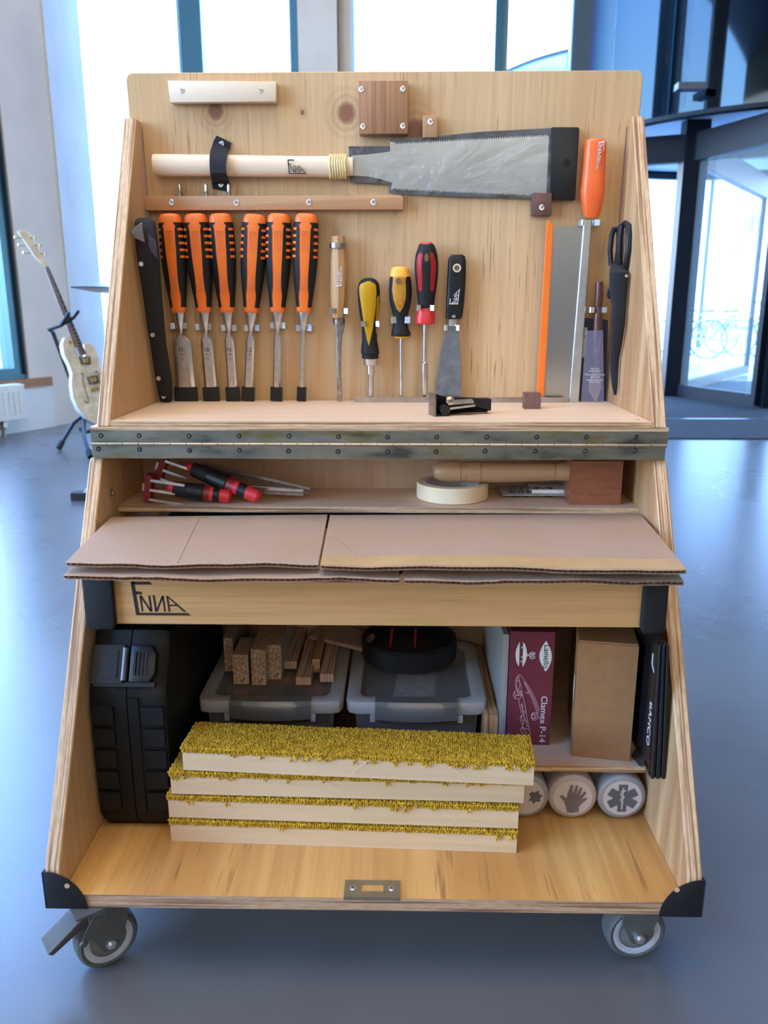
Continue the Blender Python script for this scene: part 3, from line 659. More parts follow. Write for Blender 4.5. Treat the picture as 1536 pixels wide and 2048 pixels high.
block([(284, 392), (800, 390), (807, 395), (806, 419), (290, 421)], .020, M_rail, 'long cherry coloured bit rail', [(343, 405, .0046), (473, 406, .0046), (618, 405, .0046), (747, 405, .0046)])

def clip(px, py, wpx=19, w0=.0, reach=.026, label=None, gap=9, h=6.5):
    """spring clip: a base on the board, two bowed arms whose tips flare out"""
    x, z = BRD.XZ(px, py, w0+reach); u = .00066; H = h*u
    b = MB()
    b.box(x-wpx*u, x+wpx*u, -w0-.0012, -w0-.0002, z-H, z+H, .0003)
    for s in (-1, 1):
        path = [(x+s*2*u, -w0-.0012), (x+s*(wpx-4)*u, -w0-.004), (x+s*(wpx-2)*u, -w0-reach*.45), (x+s*gap*u, -w0-reach*.82), (x+s*(gap+.5)*u, -w0-reach*.92), (x+s*(wpx+1.5)*u, -w0-reach), (x+s*(wpx+3)*u, -w0-reach*.96)]
        b.ribbon(path, z-H, z+H, .0011, 'z')
    return bpart('spring_clip', b, zinc, label=label)

# strap (its two ends are screwed to the board, it bows over the saw handle)
def strip(px_rows, wf, th=.002):
    b = MB(); R = []
    for (xl, yl, xr, yr, w) in px_rows:
        a, d = BRD.XZ(xl, yl, w), BRD.XZ(xr, yr, w); R.append([(a[0], -w, a[1]), (d[0], -w, d[1]), (d[0], -w+th, d[1]), (a[0], -w+th, a[1])])
    b.loft(R); return b
M_strap = plain('black_fabric', (.010, .011, .015), .85, 0, .2, 300, .0006, 700)
st_ = bpart('strap', strip([(433, 271, 462, 285, .003), (428, 280, 459, 298, .003), (421, 300, 456, 304, .024), (419, 312, 453, 314, .0375), (419, 330, 451, 330, .0385), (420, 346, 452, 346, .0375), (423, 359, 456, 359, .024), (424, 368, 460, 368, .004), (425, 377, 455, 383, .003)], 0), M_strap, label='black fabric strap over the saw handle', smooth=.9)
bscrew(443, 288, .0035, st_, .0044); bscrew(442, 369, .0035, st_, .0044)

# driver bits in the rail
for i, (px, lab) in enumerate(((360, 'small steel driver bit at the left end of the rail'), (413, 'small steel driver bit in the rail, left of the strap end'), (458, 'small steel driver bit half hidden behind the strap end'))):
    x, z = BRD.XZ(px, 392, .010); T = Thing('driver_bit', lab, 'bit', BRD, (x, -.010, z), group='driver bits standing in the rail')
    b = MB(); b.oval([(x, -.010, z-.006, .0036, .0036), (x, -.010, z+.006, .0036, .0036), (x, -.010, z+.0065, .003, .003)], 6); T.part('shank', b, dark_steel)
    b = MB(); b.oval([(x, -.010, z+.0065, .0024, .0024), (x, -.010, z+.010, .0026, .0026), (x, -.010, z+.0165, .0022, .0022), (x, -.010, z+.019, .0012, .0012)], 8); T.part('tip', b, steel)

# ------------------------------------------------------------------ the six chisels (prototype along local z, tip guard at z = 0)
U = (Vector(BRD.P(340, 427, .02))-Vector(BRD.P(374, 802, .02))).length/376.
rows = [(0, 11), (1.5, 17), (5, 20.5), (12, 22.5), (30, 23.6), (60, 24.6), (90, 24.2), (120, 22), (150, 18.6), (170, 16), (180, 15.2), (186, 15.5), (190, 15.2), (192, 14)]
YC = -.0205
def zr(t_): return (376-t_)*U
def hring(t_, k=1., extra=0.):
    for i in range(len(rows)-1):
        if rows[i][0] <= t_ <= rows[i+1][0]:
            f_ = (t_-rows[i][0])/(rows[i+1][0]-rows[i][0]); return (rows[i][1]*(1-f_)+rows[i+1][1]*f_)*U*k+extra
def sup(rx, ry, a, n=2.7):
    c_, d_ = math.cos(a), math.sin(a); return rx*math.copysign(abs(c_)**(2/n), c_), ry*math.copysign(abs(d_)**(2/n), d_)
def hpt(t_, a, ex=0.):
    x, y = sup(hring(t_)+ex, hring(t_)*.74+ex, a); return (x, YC+y, zr(t_))
def shell(t0, t1, x_of_t, side, ex=.0008, nt=26, na=9):
    """patch of the handle surface, from the front line x = x_of_t(t) round the side to the back"""
    b = bmesh.new(); G = []
    for i in range(nt+1):
        t_ = t0+(t1-t0)*i/nt; rx = hring(t_); xw_ = min(.97, x_of_t(t_)*U/rx); a0 = -math.acos(min(1, xw_**(2.7/2)))   # front is a = -90 deg
        row = []
        for j in range(na+1):
            a = a0+(1.9-a0)*j/na
            if side < 0: a = -PI-a
            p = hpt(t_, a, ex); row.append(b.verts.new(p))
        G.append(row)
    for i in range(nt):
        for j in range(na): b.faces.new((G[i][j], G[i][j+1], G[i+1][j+1], G[i+1][j]))
    bmesh.ops.recalc_face_normals(b, faces=b.faces)
    mb = MB(); mb._merge(b); return mb
def stripe(t_):
    T_ = [(18, 21), (21, 15), (26, 11), (40, 10.6), (80, 10), (120, 8.2), (145, 8.4), (158, 10), (166, 9.5), (178, 8.2), (184, 8.2)]
    for i in range(len(T_)-1):
        if T_[i][0] <= t_ <= T_[i+1][0]: f_ = (t_-T_[i][0])/(T_[i+1][0]-T_[i][0]); return T_[i][1]*(1-f_)+T_[i+1][1]*f_
    return 8.2
black_grip = plain('black_soft_grip', (.009, .009, .010), .6, 0, .05, Specular_IOR_Level=.3)
M_blade = plain('chisel_steel', (.50, .44, .40), .36, 1., .22, 70); M_bevel = plain('ground_bevel', (.75, .75, .75), .22, 1.)
txt_dark = plain('etched_black', (.01, .01, .01), .6); M_emb = plain('embossed_orange', (.58, .13, .02), .5)
ENNA = [[(200,205),(580,205),(635,262),(275,262)], [(200,205),(275,205),(330,880),(260,880)], [(285,400),(410,405),(412,455),(290,460)], [(325,830),(1310,830),(1370,880),(320,880)],
        [(355,485),(395,485),(410,805),(380,805)], [(360,485),(400,485),(590,805),(548,805)], [(535,485),(575,485),(595,805),(555,805)],
        [(622,475),(665,475),(690,805),(650,805)], [(803,490),(843,490),(700,805),(658,805)], [(805,485),(845,485),(868,805),(835,805)],
        [(897,485),(935,500),(958,805),(922,805)], [(897,485),(925,485),(1285,805),(1225,805)], [(950,665),(1085,660),(1110,692),(955,695)]]
def enna(x, z, w, h, rot=0., y=-.001, th=.0003, thin=1.):
    """the maker's monogram, w by h, centred at x, z"""
    b = MB(); R_ = Matrix.Translation((x, 0, z)) @ Matrix.Rotation(rot, 4, 'Y')
    for P in ENNA:
        cx = sum(p[0] for p in P)/4; cz = sum(p[1] for p in P)/4
        b.prism([((px-785)/1170*w, -(py-542)/676*h) for px, py in P], y-th, y, 'y', M=R_)
    return b
def chisel(px_top, px_tip, bw, label, num, proto=None):
    tx, tz = BRD.XZ(*px_tip, .02); hx, hz = BRD.XZ(*px_top, .02); ang = math.atan2(hx-tx, hz-tz)
    T = Thing('wood_chisel', label, 'chisel', BRD, (tx, 0, tz), group='orange handled chisels on the board', ry=ang)
    if proto:
        for nm, me, lab in proto:
            par = T.e
            if isinstance(nm, tuple): par = T.k[nm[1]]; nm = nm[0]
            o = mk(nm, me); o.parent = par; tags(o, lab); T.__dict__.setdefault('k', {})[nm] = o
    h = bw*U
    b = MB(); b.loft([[(x*rr, YC+y*.8*rr, zr(t_)) for x, y in [(math.cos(2*PI*k/16), math.sin(2*PI*k/16)) for k in range(16)]] for t_, rr in ((191, 13*U), (200, 12*U), (222, 6.2*U), (230, 4.2*U), (238, 4.2*U))]); T.part('ferrule', b, steel)
    tk = .0026; e = h*.72 if bw < 15 else h*.62
    P = [(-4.2*U, zr(234)), (4.2*U, zr(234)), (5*U, zr(238)), (h, zr(246+bw*.25)), (h*1.06, zr(348)), (-h*1.06, zr(348)), (-h, zr(246+bw*.25)), (-5*U, zr(238))]
    q = [(x*.66, z) if abs(x) > 4.9*U else (x*.8, z) for x, z in P]
    b = MB(); b.prism(P, YC+.001, YC-.0002, 'y'); b.prism(P, YC-.0002, YC-tk, 'y', top=q)
    bl_ = T.part('blade', b, [M_blade, M_bevel], smooth=.2)
    for p in bl_.data.polygons:
        if p.normal.x > .25: p.material_index = 1
    g = MB(); gw = h+5*U; g.box(-gw, gw, YC-.0045, YC+.003, zr(375), zr(346), .0012, 2); g.box(-gw*.75, gw*.75, YC-.0052, YC-.0044, zr(362), zr(350), .0003); T.part('edge_guard', g, black_pl)
    if num:
        T.text(num, 12*U, (-h*.12, YC-tk-.0002, zr(268)), txt_dark, parent=bl_)
        T.text('mm', 5*U, (-h*.12, YC-tk-.0002, zr(277)), txt_dark, parent=bl_)
        for k in range(4 if bw > 15 else 3): T.text('-' if k else '1.3', 6*U, (-h*.1, YC-tk-.0002, zr(287+k*9)), txt_dark, parent=bl_)
    return T
# shared handle meshes
def hmesh():
    L = []
    b = MB(); R_ = []
    for t_, w_ in rows: R_.append([hpt(t_, 2*PI*k/28) for k in range(28)])
    b.loft(R_); me = b.done('handle'); me.materials.append(orange); L.append(('handle', me, 'orange plastic handle'))
    for s in (-1, 1):
        b = shell(17.5, 181, stripe, s); me = b.done('grip', smooth=.9); me.materials.append(black_grip); L.append((('grip', 'handle'), me, 'black rubber grip'))
    b = MB()
    for s in (-1, 1):
        for k in range(5):
            tt = 28+k*13.; 
            for (a0, a1) in ((-.95, -.30),):
                ring = []
                V = []
                for dt in (0, 5):
                    for a in (a0, (a0+a1)/2, a1):
                        aa = a if s > 0 else -PI-a
                        V.append(hpt(tt+dt, aa, .0015))
                bb = bmesh.new(); vs = [bb.verts.new(v) for v in V]
                bb.faces.new((vs[0], vs[1], vs[4], vs[3])); bb.faces.new((vs[1], vs[2], vs[5], vs[4])); bmesh.ops.recalc_face_normals(bb, faces=bb.faces); b._merge(bb)
    me = b.done('grip_ridges'); me.materials.append(orange); L.append((('grip_ridges', 'handle'), me, None))
    return L
HM = hmesh()
CH = [((340, 428), (374, 802), 19.0, 'widest orange and black chisel, stamped 35, leftmost beside the black sheath', '35'),
      ((391, 430), (424, 802), 12.0, 'orange and black chisel stamped 18, between the 35 and the unstamped one', '18'),
      ((441, 431), (467, 802), 9.5, 'orange and black chisel with a worn stamp, left of the gap in the row', 'N'),
      ((510, 431), (496, 802), 8.6, 'orange and black chisel stamped 12, right of the gap in the row', '12'),
      ((558, 428), (553, 802), 7.4, 'orange and black chisel with narrow plain blade, second from the wooden handled chisel', None),
      ((613, 431), (603, 802), 4.6, 'orange and black chisel with the thinnest blade, nearest the wooden handled chisel', None)]
for a, c_, w_, lab, num in CH:
    T = chisel(a, c_, w_, lab, num, HM)
    hd_ = T.k['handle']; fy = YC-.74*23.8*U-.0004
    b = MB()
    for q in ((-6.2, -5.4, 34, 72), (5.4, 6.2, 34, 72), (-6.2, 6.2, 34, 34.8), (-6.2, 6.2, 71.2, 72)): b.box(q[0]*U, q[1]*U, fy, fy+.0009, zr(q[3]), zr(q[2]))
    T.part('embossed_frame', b, M_emb, hd_)
    T.text('BAHCO', 8*U, (0, fy+.0001, zr(53)), M_emb, rot=-PI/2, parent=hd_, sx=1.15)
    T.part('scratched_mark', enna(0, zr(128), 34*U, 11*U, -PI/2, YC-.74*21*U-.0003), bpy.data.materials.get('scratch') or plain('scratch', (.62, .2, .06), .6), hd_)
for px, py in ((356, 652), (405, 654), (457, 656), (503, 656), (555, 651), (608, 656)): clip(px, py, 17, 0, .019, gap=8, h=7.5)
# ================================================================== more tools hanging on the board
def loftrows(R, wc, kd, seg=20, n=2.3, frame=BRD, cap=True, w_px=None, dmax=None, side=False):
    """R: (px left, px right, py) rows of an outline -> body whose depth is kd times its width"""
    b = MB(); rr = []; wc0 = wc
    for l, r_, y in R:
        if side: wc = w_px = max(wc0, -(BRD.I @ onX(r_, y, .3795)).y+.006)
        wp = w_px if w_px is not None else wc
        a, d = frame.P(l, y, wp), frame.P(r_, y, wp); rx = (d.x-a.x)/2; ry = rx*kd
        if dmax: ry = min(ry, dmax)
        rr.append(((a.x+d.x)/2, -wc, (a.z+d.z)/2, rx, ry))
    b.oval(rr, seg, n, cap=cap); return b
def base_at(px, py, w=0., f=BRD): x, z = f.XZ(px, py, w); return (x, 0, z)
def plate(pts, w0, w1, bev=0, f=BRD, seg=1, wp=None):
    b = MB(); b.prism(f.out(pts, w1 if wp is None else wp), -w1, -w0, 'y', bev, seg); return b
M_ash = wood('worn_ash_handle', (.55, .31, .13), (.48, .26, .10), (.30, .15, .06), 'x', 'z', 120, 5, 20, .45)
yellow = plain('yellow_plastic', (.86, .50, .01), .45, 0, .08); amber = plain('amber_plastic', (.85, .42, .05), .45, 0, .04); red = plain('red_plastic', (.62, .03, .035), .38, 0, .06)
scr_w = plain('scratched_white', (.6, .6, .58), .7)
# wooden handled chisel
T = Thing('wood_chisel', 'old narrow chisel with octagonal wooden handle and steel rings', 'chisel', BRD, base_at(679, 803))
b = loftrows([(664, 690, 472), (663, 690, 474), (663, 691, 489), (662, 692, 500), (661, 694, 520), (661, 695, 560), (661, 694, 590), (662, 692, 612), (663, 690, 622), (663, 690, 628), (665, 688, 636)], .020, .85, 8, 2.); h_ = T.part('handle', b, M_ash, smooth=.2)
b = loftrows([(659, 693, 486), (659, 693, 496)], .020, .9, 28, 2.); T.part('striking_ring', b, dark_steel)
b = loftrows([(665, 690, 637), (666, 690, 648)], .020, .9, 24, 2.); T.part('ferrule', b, dark_steel)
b = loftrows([(669, 690, 649), (672, 686, 666), (673, 683, 682), (673, 683, 700), (674, 682, 760)], .020, .45, 12, 3.); b2 = plate([(674, 755), (683, 755), (684, 803), (675, 803)], .017, .021, .0006, wp=.020); T.part('shank', b, dark_steel); T.part('blade', b2, dark_steel)
x, z = BRD.XZ(677, 552, .035); T.part('scratched_mark', enna(x, z, .034, .010, -PI/2, -.0345), scr_w, h_)
clip(678, 622, 20, 0, .036, gap=12); clip(676, 491, 17, 0, .012, gap=14)
# ratchet screwdriver
T = Thing('screwdriver', 'stubby yellow and black ratchet screwdriver with a steel bit holder', 'screwdriver', BRD, base_at(741, 806))
R = [(731, 745, 556), (722, 753, 560), (717, 758, 568), (715, 760, 582), (716, 760, 600), (719, 757, 625), (723, 754, 650), (724, 754, 680), (722, 758, 700), (722, 759, 706), (724, 757, 708), (724, 757, 716)]
b = loftrows(R, .022, .85, 24); h_ = T.part('handle', b, black_grip)
P = [(723, 566), (729, 563), (738, 562), (746, 564), (752, 570), (753, 585), (751, 620), (746, 655), (738, 692), (734, 680), (728, 650), (722, 610), (718, 585), (718, 573)]
b = MB(); Rr = []
def front_shell(P, rows_, wc, kd, n, ex, f=BRD, lift=0.):
    """a thin inlay lying on the front of a loftrows body; P is its outline in photo pixels"""
    def half(py):
        for i in range(len(rows_)-1):
            a, d = rows_[i], rows_[i+1]
            if a[2] <= py <= d[2]:
                g = (py-a[2])/(d[2]-a[2]); l = a[0]*(1-g)+d[0]*g; r_ = a[1]*(1-g)+d[1]*g
                A_, D_ = f.P(l, py, wc), f.P(r_, py, wc); return (A_.x+D_.x)/2, (D_.x-A_.x)/2
        return None
    ys = [p[1] for p in P]; y0, y1 = min(ys)+.3, max(ys)-.3; N = 26; bm = bmesh.new(); G = []
    for i in range(N+1):
        y = y0+(y1-y0)*i/N; xs = []
        for k in range(len(P)):
            p, q = P[k], P[(k+1) % len(P)]
            if (p[1]-y)*(q[1]-y) < 0: xs.append(p[0]+(q[0]-p[0])*(y-p[1])/(q[1]-p[1]))
        if len(xs) < 2: continue
        l, r_ = min(xs), max(xs); hc = half(y)
        if not hc: continue
        row = []
        for j in range(9):
            px = l+(r_-l)*j/8; pt = f.P(px, y, wc+hc[1]*kd*.9); u = max(-.985, min(.985, (pt.x-hc[0])/hc[1]))
            dd = hc[1]*kd*(1-abs(u)**n)**(1/n); row.append(bm.verts.new((pt.x, -(wc+dd+ex), pt.z)))
        G.append(row)
    for i in range(len(G)-1):
        for j in range(8): bm.faces.new((G[i][j], G[i+1][j], G[i+1][j+1], G[i][j+1]))
    bmesh.ops.solidify(bm, geom=bm.faces[:], thickness=.0008); bmesh.ops.recalc_face_normals(bm, faces=bm.faces)
    m = MB(); m._merge(bm); return m
T.part('grip_inlay', front_shell(P, R, .022, .85, 2.3, .0004), yellow, h_, 'yellow plastic inlay')
P = [(752, 600), (756, 605), (755, 640), (752, 664), (754, 672), (756, 668), (759, 620), (760, 590), (757, 585)]
T.part('grip_inlay', front_shell([(754, 595), (759, 590), (757, 625), (755, 660), (752, 670), (751, 650)], R, .022, .85, 2.3, .0004), yellow, h_, 'yellow plastic inlay')
b = loftrows([(726, 756, 717), (727, 755, 727), (728, 754, 730)], .022, .9, 24, 2.); T.part('collar', b, steel)
b = loftrows([(733, 749, 731), (733, 749, 748), (735, 748, 750), (736, 747, 752), (736, 747, 800), (737, 746, 808)], .022, .95, 20, 2.); T.part('bit_holder', b, steel)
clip(741, 648, 20, 0, .040, gap=13)
# amber and black screwdriver
T = Thing('screwdriver', 'amber and black screwdriver with a hanging hole and thin steel shaft', 'screwdriver', BRD, base_at(803, 803))
R = [(786, 814, 534), (783, 817, 538), (781, 819, 548), (779, 822, 560), (778, 824, 580), (779, 823, 600), (783, 819, 618), (786, 815, 630), (787, 814, 645), (784, 818, 660), (782, 822, 668), (783, 820, 672)]
b = loftrows(R, .021, .78, 24); h_ = T.part('handle', b, black_grip)
b = loftrows([(786.5, 813.5, 533.5), (782, 818, 538), (780.5, 819.7, 548), (779.6, 821, 553)], .021, .80, 24); T.part('cap', b, amber, h_, 'amber plastic cap')
T.part('grip_inlay', front_shell([(786, 551), (814, 551), (811, 560), (812, 580), (811, 600), (806, 615), (800, 625), (793, 618), (787, 600), (784, 580), (786, 560)], R, .021, .78, 2.3, .0006), amber, h_, 'amber plastic inlay')
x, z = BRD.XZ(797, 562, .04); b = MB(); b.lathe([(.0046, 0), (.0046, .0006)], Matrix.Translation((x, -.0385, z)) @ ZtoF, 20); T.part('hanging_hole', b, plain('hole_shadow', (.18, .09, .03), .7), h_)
x, z = BRD.XZ(799, 598, .038); T.part('scratched_mark', enna(x, z, .018, .008, -PI/2, -.0382), plain('amber_scratch', (.55, .26, .03), .6), h_)
b = loftrows([(784, 819, 671), (790, 814, 676)], .021, .8, 24); T.part('collar', b, amber)
b = loftrows([(799, 806, 676), (799.5, 805.5, 760), (798.5, 806, 785), (799.5, 805, 803)], .021, .9, 12, 2.); T.part('shaft', b, steel)
clip(802, 640, 21, 0, .030, gap=8, h=8)
# red and black screwdriver
T = Thing('screwdriver', 'long black screwdriver with red grips and steel bit socket', 'screwdriver', BRD, base_at(850, 801))
R = [(841, 863, 485), (838, 868, 489), (835, 872, 498), (831, 875, 510), (829, 877, 530), (830, 876, 550), (833, 873, 575), (835, 870, 595), (837, 868, 612), (837, 868, 616)]
b = loftrows(R, .023, .85, 24); h_ = T.part('handle', b, black_grip)
b = loftrows([(842, 862, 484), (839, 866, 487), (838, 868, 491)], .023, .87, 24); T.part('cap', b, red, h_, 'red plastic cap')
for P in ([(838, 506), (843, 504), (846, 510), (844, 530), (845, 560), (844, 580), (840, 584), (836, 578), (835, 560), (833, 540), (833, 525), (835, 512)], [(861, 504), (866, 506), (870, 515), (873, 528), (872, 545), (870, 562), (868, 580), (864, 584), (860, 578), (861, 560), (862, 530), (859, 512)]):
    T.part('grip_inlay', front_shell(P, R, .023, .85, 2.3, .0006), red, h_, 'red plastic inlay')
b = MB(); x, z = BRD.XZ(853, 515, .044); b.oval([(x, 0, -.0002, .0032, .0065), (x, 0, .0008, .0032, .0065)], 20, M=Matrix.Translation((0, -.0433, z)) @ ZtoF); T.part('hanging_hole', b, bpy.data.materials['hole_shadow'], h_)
b = loftrows([(836, 868, 616), (834, 869, 624), (831, 870, 638), (831, 870, 646), (834, 867, 648)], .023, .82, 24); T.part('collar', b, red)
b = loftrows([(846, 853.5, 648), (845.5, 853, 724), (843, 855, 726), (842.5, 855, 788), (843.5, 853, 790), (845, 852, 795), (846, 851, 801)], .023, .9, 16, 2.); T.part('shaft', b, steel)
clip(851, 616, 19, 0, .044, gap=12)
# putty knife
T = Thing('putty_knife', 'putty knife with riveted black handle and grey tapered blade, marked 40', 'putty knife', BRD, base_at(897, 800))
R = [(904, 925, 509), (899, 930, 513), (896, 932, 522), (895, 932, 545), (894, 931, 570), (892, 928, 610), (891, 925, 632), (892, 922, 638)]
b = loftrows(R, .018, .42, 24, 3.); h_ = T.part('handle', b, black_pl)
x, z = BRD.XZ(914, 536, .028); M_ = Matrix.Translation((x, -.0260, z)) @ ZtoF
b = MB(); b.lathe([(.0042, .0), (.0042, .0012), (.0066, .0012), (.0068, .0)], M_, 24, cap=False); T.part('eyelet', b, plain('pale_eyelet', (.62, .55, .42), .4), h_)
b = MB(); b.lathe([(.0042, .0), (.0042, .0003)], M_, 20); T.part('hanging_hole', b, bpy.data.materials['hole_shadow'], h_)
x, z = BRD.XZ(909, 593, .026); T.part('scratched_mark', enna(x, z, .026, .014, -PI/2+.1, -.0268), scr_w, h_); x, z = BRD.XZ(907, 633, .026); T.text('40', .0065, (x, -.0258, z), scr_w, parent=h_, rot=-.1)
b = loftrows([(898, 913, 638), (896, 913, 652)], .018, .3, 12, 3.); T.part('ferrule', b, steel)
b = plate([(895, 650), (914, 650), (917, 668), (920, 700), (922, 730), (922, 775), (921, 800), (869, 800), (873, 760), (881, 710), (891, 668)], .0175, .0187, 0, wp=.018); T.part('blade', b, plain('grey_spring_steel', (.20, .225, .26), .45, .8, .25, 50))
clip(904, 656, 16, 0, .030, gap=11)

# ------------------------------------------------------------------ the pull saw
sg = Thing('pull_saw', 'large pull saw with pale rattan-bound handle, blade in a clear black-edged sleeve', 'saw', BRD, base_at(735, 330, .012))
M_pale = wood('pale_saw_handle', (.78, .62, .45), (.74, .57, .40), (.62, .44, .28), 'z', 'x', 90, 3, 9, .45)
b = MB(); RR = []
for px, y0, y1 in ((306, 309, 351), (308, 308, 352), (330, 308, 353), (430, 309, 353), (540, 311, 354), (600, 312, 354), (655, 312, 355), (706, 314, 352)):
    a, d = BRD.P(px, y0, .018), BRD.P(px, y1, .018); cz, rz_ = (a.z+d.z)/2, (a.z-d.z)/2
    RR.append([(a.x, -.018+sup(rz_*.72, rz_, 2*PI*k/20, 2.3)[0], cz+sup(rz_*.72, rz_, 2*PI*k/20, 2.3)[1]) for k in range(20)])
b.loft(RR); h_ = sg.part('handle', b, M_pale)
M_rat = plain('rattan_binding', (.72, .56, .26), .5, 0, .12, 200)
for k in range(7):
    px = 661+k*5.0; a, d = BRD.P(px, 310, .018), BRD.P(px, 356, .018); cz, rz_ = (a.z+d.z)/2, (a.z-d.z)/2; b = MB()
    b.tube([(a.x+.0006*math.sin(j), -.018+rz_*.76*math.cos(j*2*PI/24), cz+rz_*math.sin(j*2*PI/24)) for j in range(25)], .0020, 6); sg.part('rattan_turn', b, M_rat, h_)
x, z = BRD.XZ(594, 333, .035)
sg.part('drawn_mark', enna(x, z, .030, .021, 0., -.0318, .0003), txt_dark, h_)
M_bl = plain('saw_blade_steel', (.36, .40, .42), .22, .85, .10, 14)
W0 = .010
top_e = [(703, 311), (735, 309), (760, 306), (780, 303), (780, 283)]
tt = []
N = 66
for k in range(N): 
    x0, x1 = 790+(1098-790)*k/N, 790+(1098-790)*(k+.5)/N; yb = lambda x: 286-(x-790)*(17/308.); tt += [(x0, yb(x0)-1), (x1, yb(x1)+4)]
bt_ = []
for k in range(N):
    x0, x1 = 1092-(1092-790)*k/N, 1092-(1092-790)*(k+.5)/N; yb = lambda x: 380+(x-790)*(14/302.); bt_ += [(x0, yb(x0)+1), (x1, yb(x1)-4)]
P = top_e+tt+[(1098, 271), (1092, 394)]+bt_+[(781, 380), (785, 366), (760, 358), (735, 353), (703, 351)]
b = MB(); b.prism(BRD.out(P, W0), -W0-.0006, -W0+.0003, 'y'); sg.part('blade', b, M_bl, smooth=0)
sl = [(697, 292), (780, 292), (780, 278), (820, 277), (960, 263), (1110, 255), (1102, 398), (900, 393), (778, 386), (778, 368), (700, 365)]
b = MB(); b.prism(BRD.out(sl, W0), -W0+.0022, -W0+.0036, 'y', .0003); slv = sg.part('sleeve', b, plain('navy_sleeve_back', (.004, .005, .008), .3, 0, .4, 60), label='dark navy sleeve back')
t = NT('clear_wrinkled_film').set(.12); t.b.inputs['Base Color'].default_value = (.7, .72, .75, 1); t.b.inputs['Alpha'].default_value = .12; t.b.inputs['IOR'].default_value = 1.5
t.bump(t.noise(t.coords((1, 1, 1.6)), 11, 3, .5, 2.5), .02, .9); M_film = t.m
bm = bmesh.new(); o2 = BRD.out(sl, W0+.004); vs = [bm.verts.new((x, -W0-.0022, z)) for x, z in o2]; bm.faces.new(vs); b = MB(); b._merge(bm); sg.part('clear_film', b, M_film, slv)
b = plate([(1104, 254), (1157, 254), (1159, 257), (1151, 398), (1148, 401), (1100, 398)], .004, .016, .0015, seg=2); ec = sg.part('end_cap', b, black_pl, label='matte black end cap')
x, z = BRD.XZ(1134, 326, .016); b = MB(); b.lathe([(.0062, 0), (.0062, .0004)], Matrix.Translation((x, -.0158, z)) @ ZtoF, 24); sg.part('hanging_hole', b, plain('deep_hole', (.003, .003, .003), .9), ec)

# ------------------------------------------------------------------ the back saw
bs = Thing('back_saw', 'back saw with orange handle, steel spine and orange tooth guard', 'saw', BRD, base_at(1130, 800))
R = [(1174, 1208, 279), (1170, 1212, 284), (1169, 1212, 300), (1167, 1210, 330), (1164, 1209, 360), (1161, 1208, 385), (1163, 1204, 405), (1166, 1200, 425), (1169, 1196, 436)]
b = loftrows(R, .022, .75, 24, 2.8); h_ = bs.part('handle', b, plain('orange_red_plastic', (.80, .13, .025), .32, 0, .05))
x, z = BRD.XZ(1202, 312, .036); bs.part('scratched_mark', enna(x-.001, z, .044, .0085, PI/2+.03, -.0360), scr_w, h_)
b = plate([(1168, 438), (1184, 438), (1158, 805), (1138, 805)], .014, .024, .0012, wp=.024); bs.part('spine', b, plain('grey_spine', (.50, .53, .54), .35, .9))
b = plate([(1107, 452), (1172, 452), (1146, 803), (1090, 803)], .0186, .0194, 0, wp=.0194); bs.part('blade', b, plain('brushed_blade', (.40, .42, .44), .3, 1., .05, 200))
b = plate([(1094, 441), (1098, 441), (1107, 452), (1087, 803), (1073, 803)], .016, .023, .0006, wp=.023); bs.part('tooth_guard', b, orange, label='orange plastic tooth guard')
clip(1182, 445, 19, 0, .034, gap=9)
# ------------------------------------------------------------------ marking knife in a navy pouch
mkf = Thing('carving_knife', 'brown turned wooden marking knife in a clear navy pouch', 'knife', BRD, base_at(1190, 805))
M_brown = plain('dark_brown_lacquer', (.10, .035, .025), .35, 0, .1)
b = loftrows([(1192, 1206, 563), (1191, 1206, 566), (1190, 1207, 590), (1189, 1204, 611), (1191, 1203, 613), (1189, 1204, 617), (1187, 1204, 640), (1185, 1206, 672), (1184, 1206, 700), (1188, 1202, 735)], .016, .9, 20, 2.); h_ = mkf.part('handle', b, M_brown)
b = plate([(1185, 738), (1200, 738), (1202, 775), (1192, 806), (1176, 780)], .0155, .017, .0003, wp=.016); mkf.part('blade', b, plain('dull_blade', (.48, .38, .32), .4, .8))
b = plate([(1169, 636), (1216, 640), (1211, 806), (1157, 806)], .002, .0055, .0008, wp=.005); pc = mkf.part('pouch', b, plain('navy_fabric', (.035, .035, .075), .7, 0, .2, 300), label='navy pouch with a clear front')
t = NT('clear_pouch_film').set(.08); t.b.inputs['Base Color'].default_value = (.35, .35, .5, 1); t.b.inputs['Alpha'].default_value = .22; M_pf = t.m
b = plate([(1172, 661), (1206, 661), (1208, 803), (1162, 803)], .0268, .0272, 0, wp=.027); mkf.part('clear_front', b, M_pf, pc)
for i, (ln, yy) in enumerate((('Wooden', 737), ('knife guard', 742), ('Please keep in place', 749), ('after use', 754), ('Handle with care', 760), ('sharp blade', 764))):
    x, z = BRD.XZ(1190, yy, .0275); mkf.text(ln, .0042, (x, -.0276, z), scr_w, parent=pc)
x, z = BRD.XZ(1196, 690, .028); mkf.part('scratched_mark', enna(x, z, .026, .006, -PI/2, -.0262), plain('gold_scratch', (.35, .2, .12), .5), h_)
b = plate([(1169, 655), (1175, 655), (1169, 715), (1162, 715)], .0056, .0075, 0, wp=.007); mkf.part('paper_label', b, plain('paper_label', (.55, .55, .62), .8), pc); x, z = BRD.XZ(1170, 672, .0078); mkf.text('E', .006, (x, -.0078, z), txt_dark, rot=-PI/2, parent=pc)
clip(1197, 620, 18, 0, .026, gap=9)
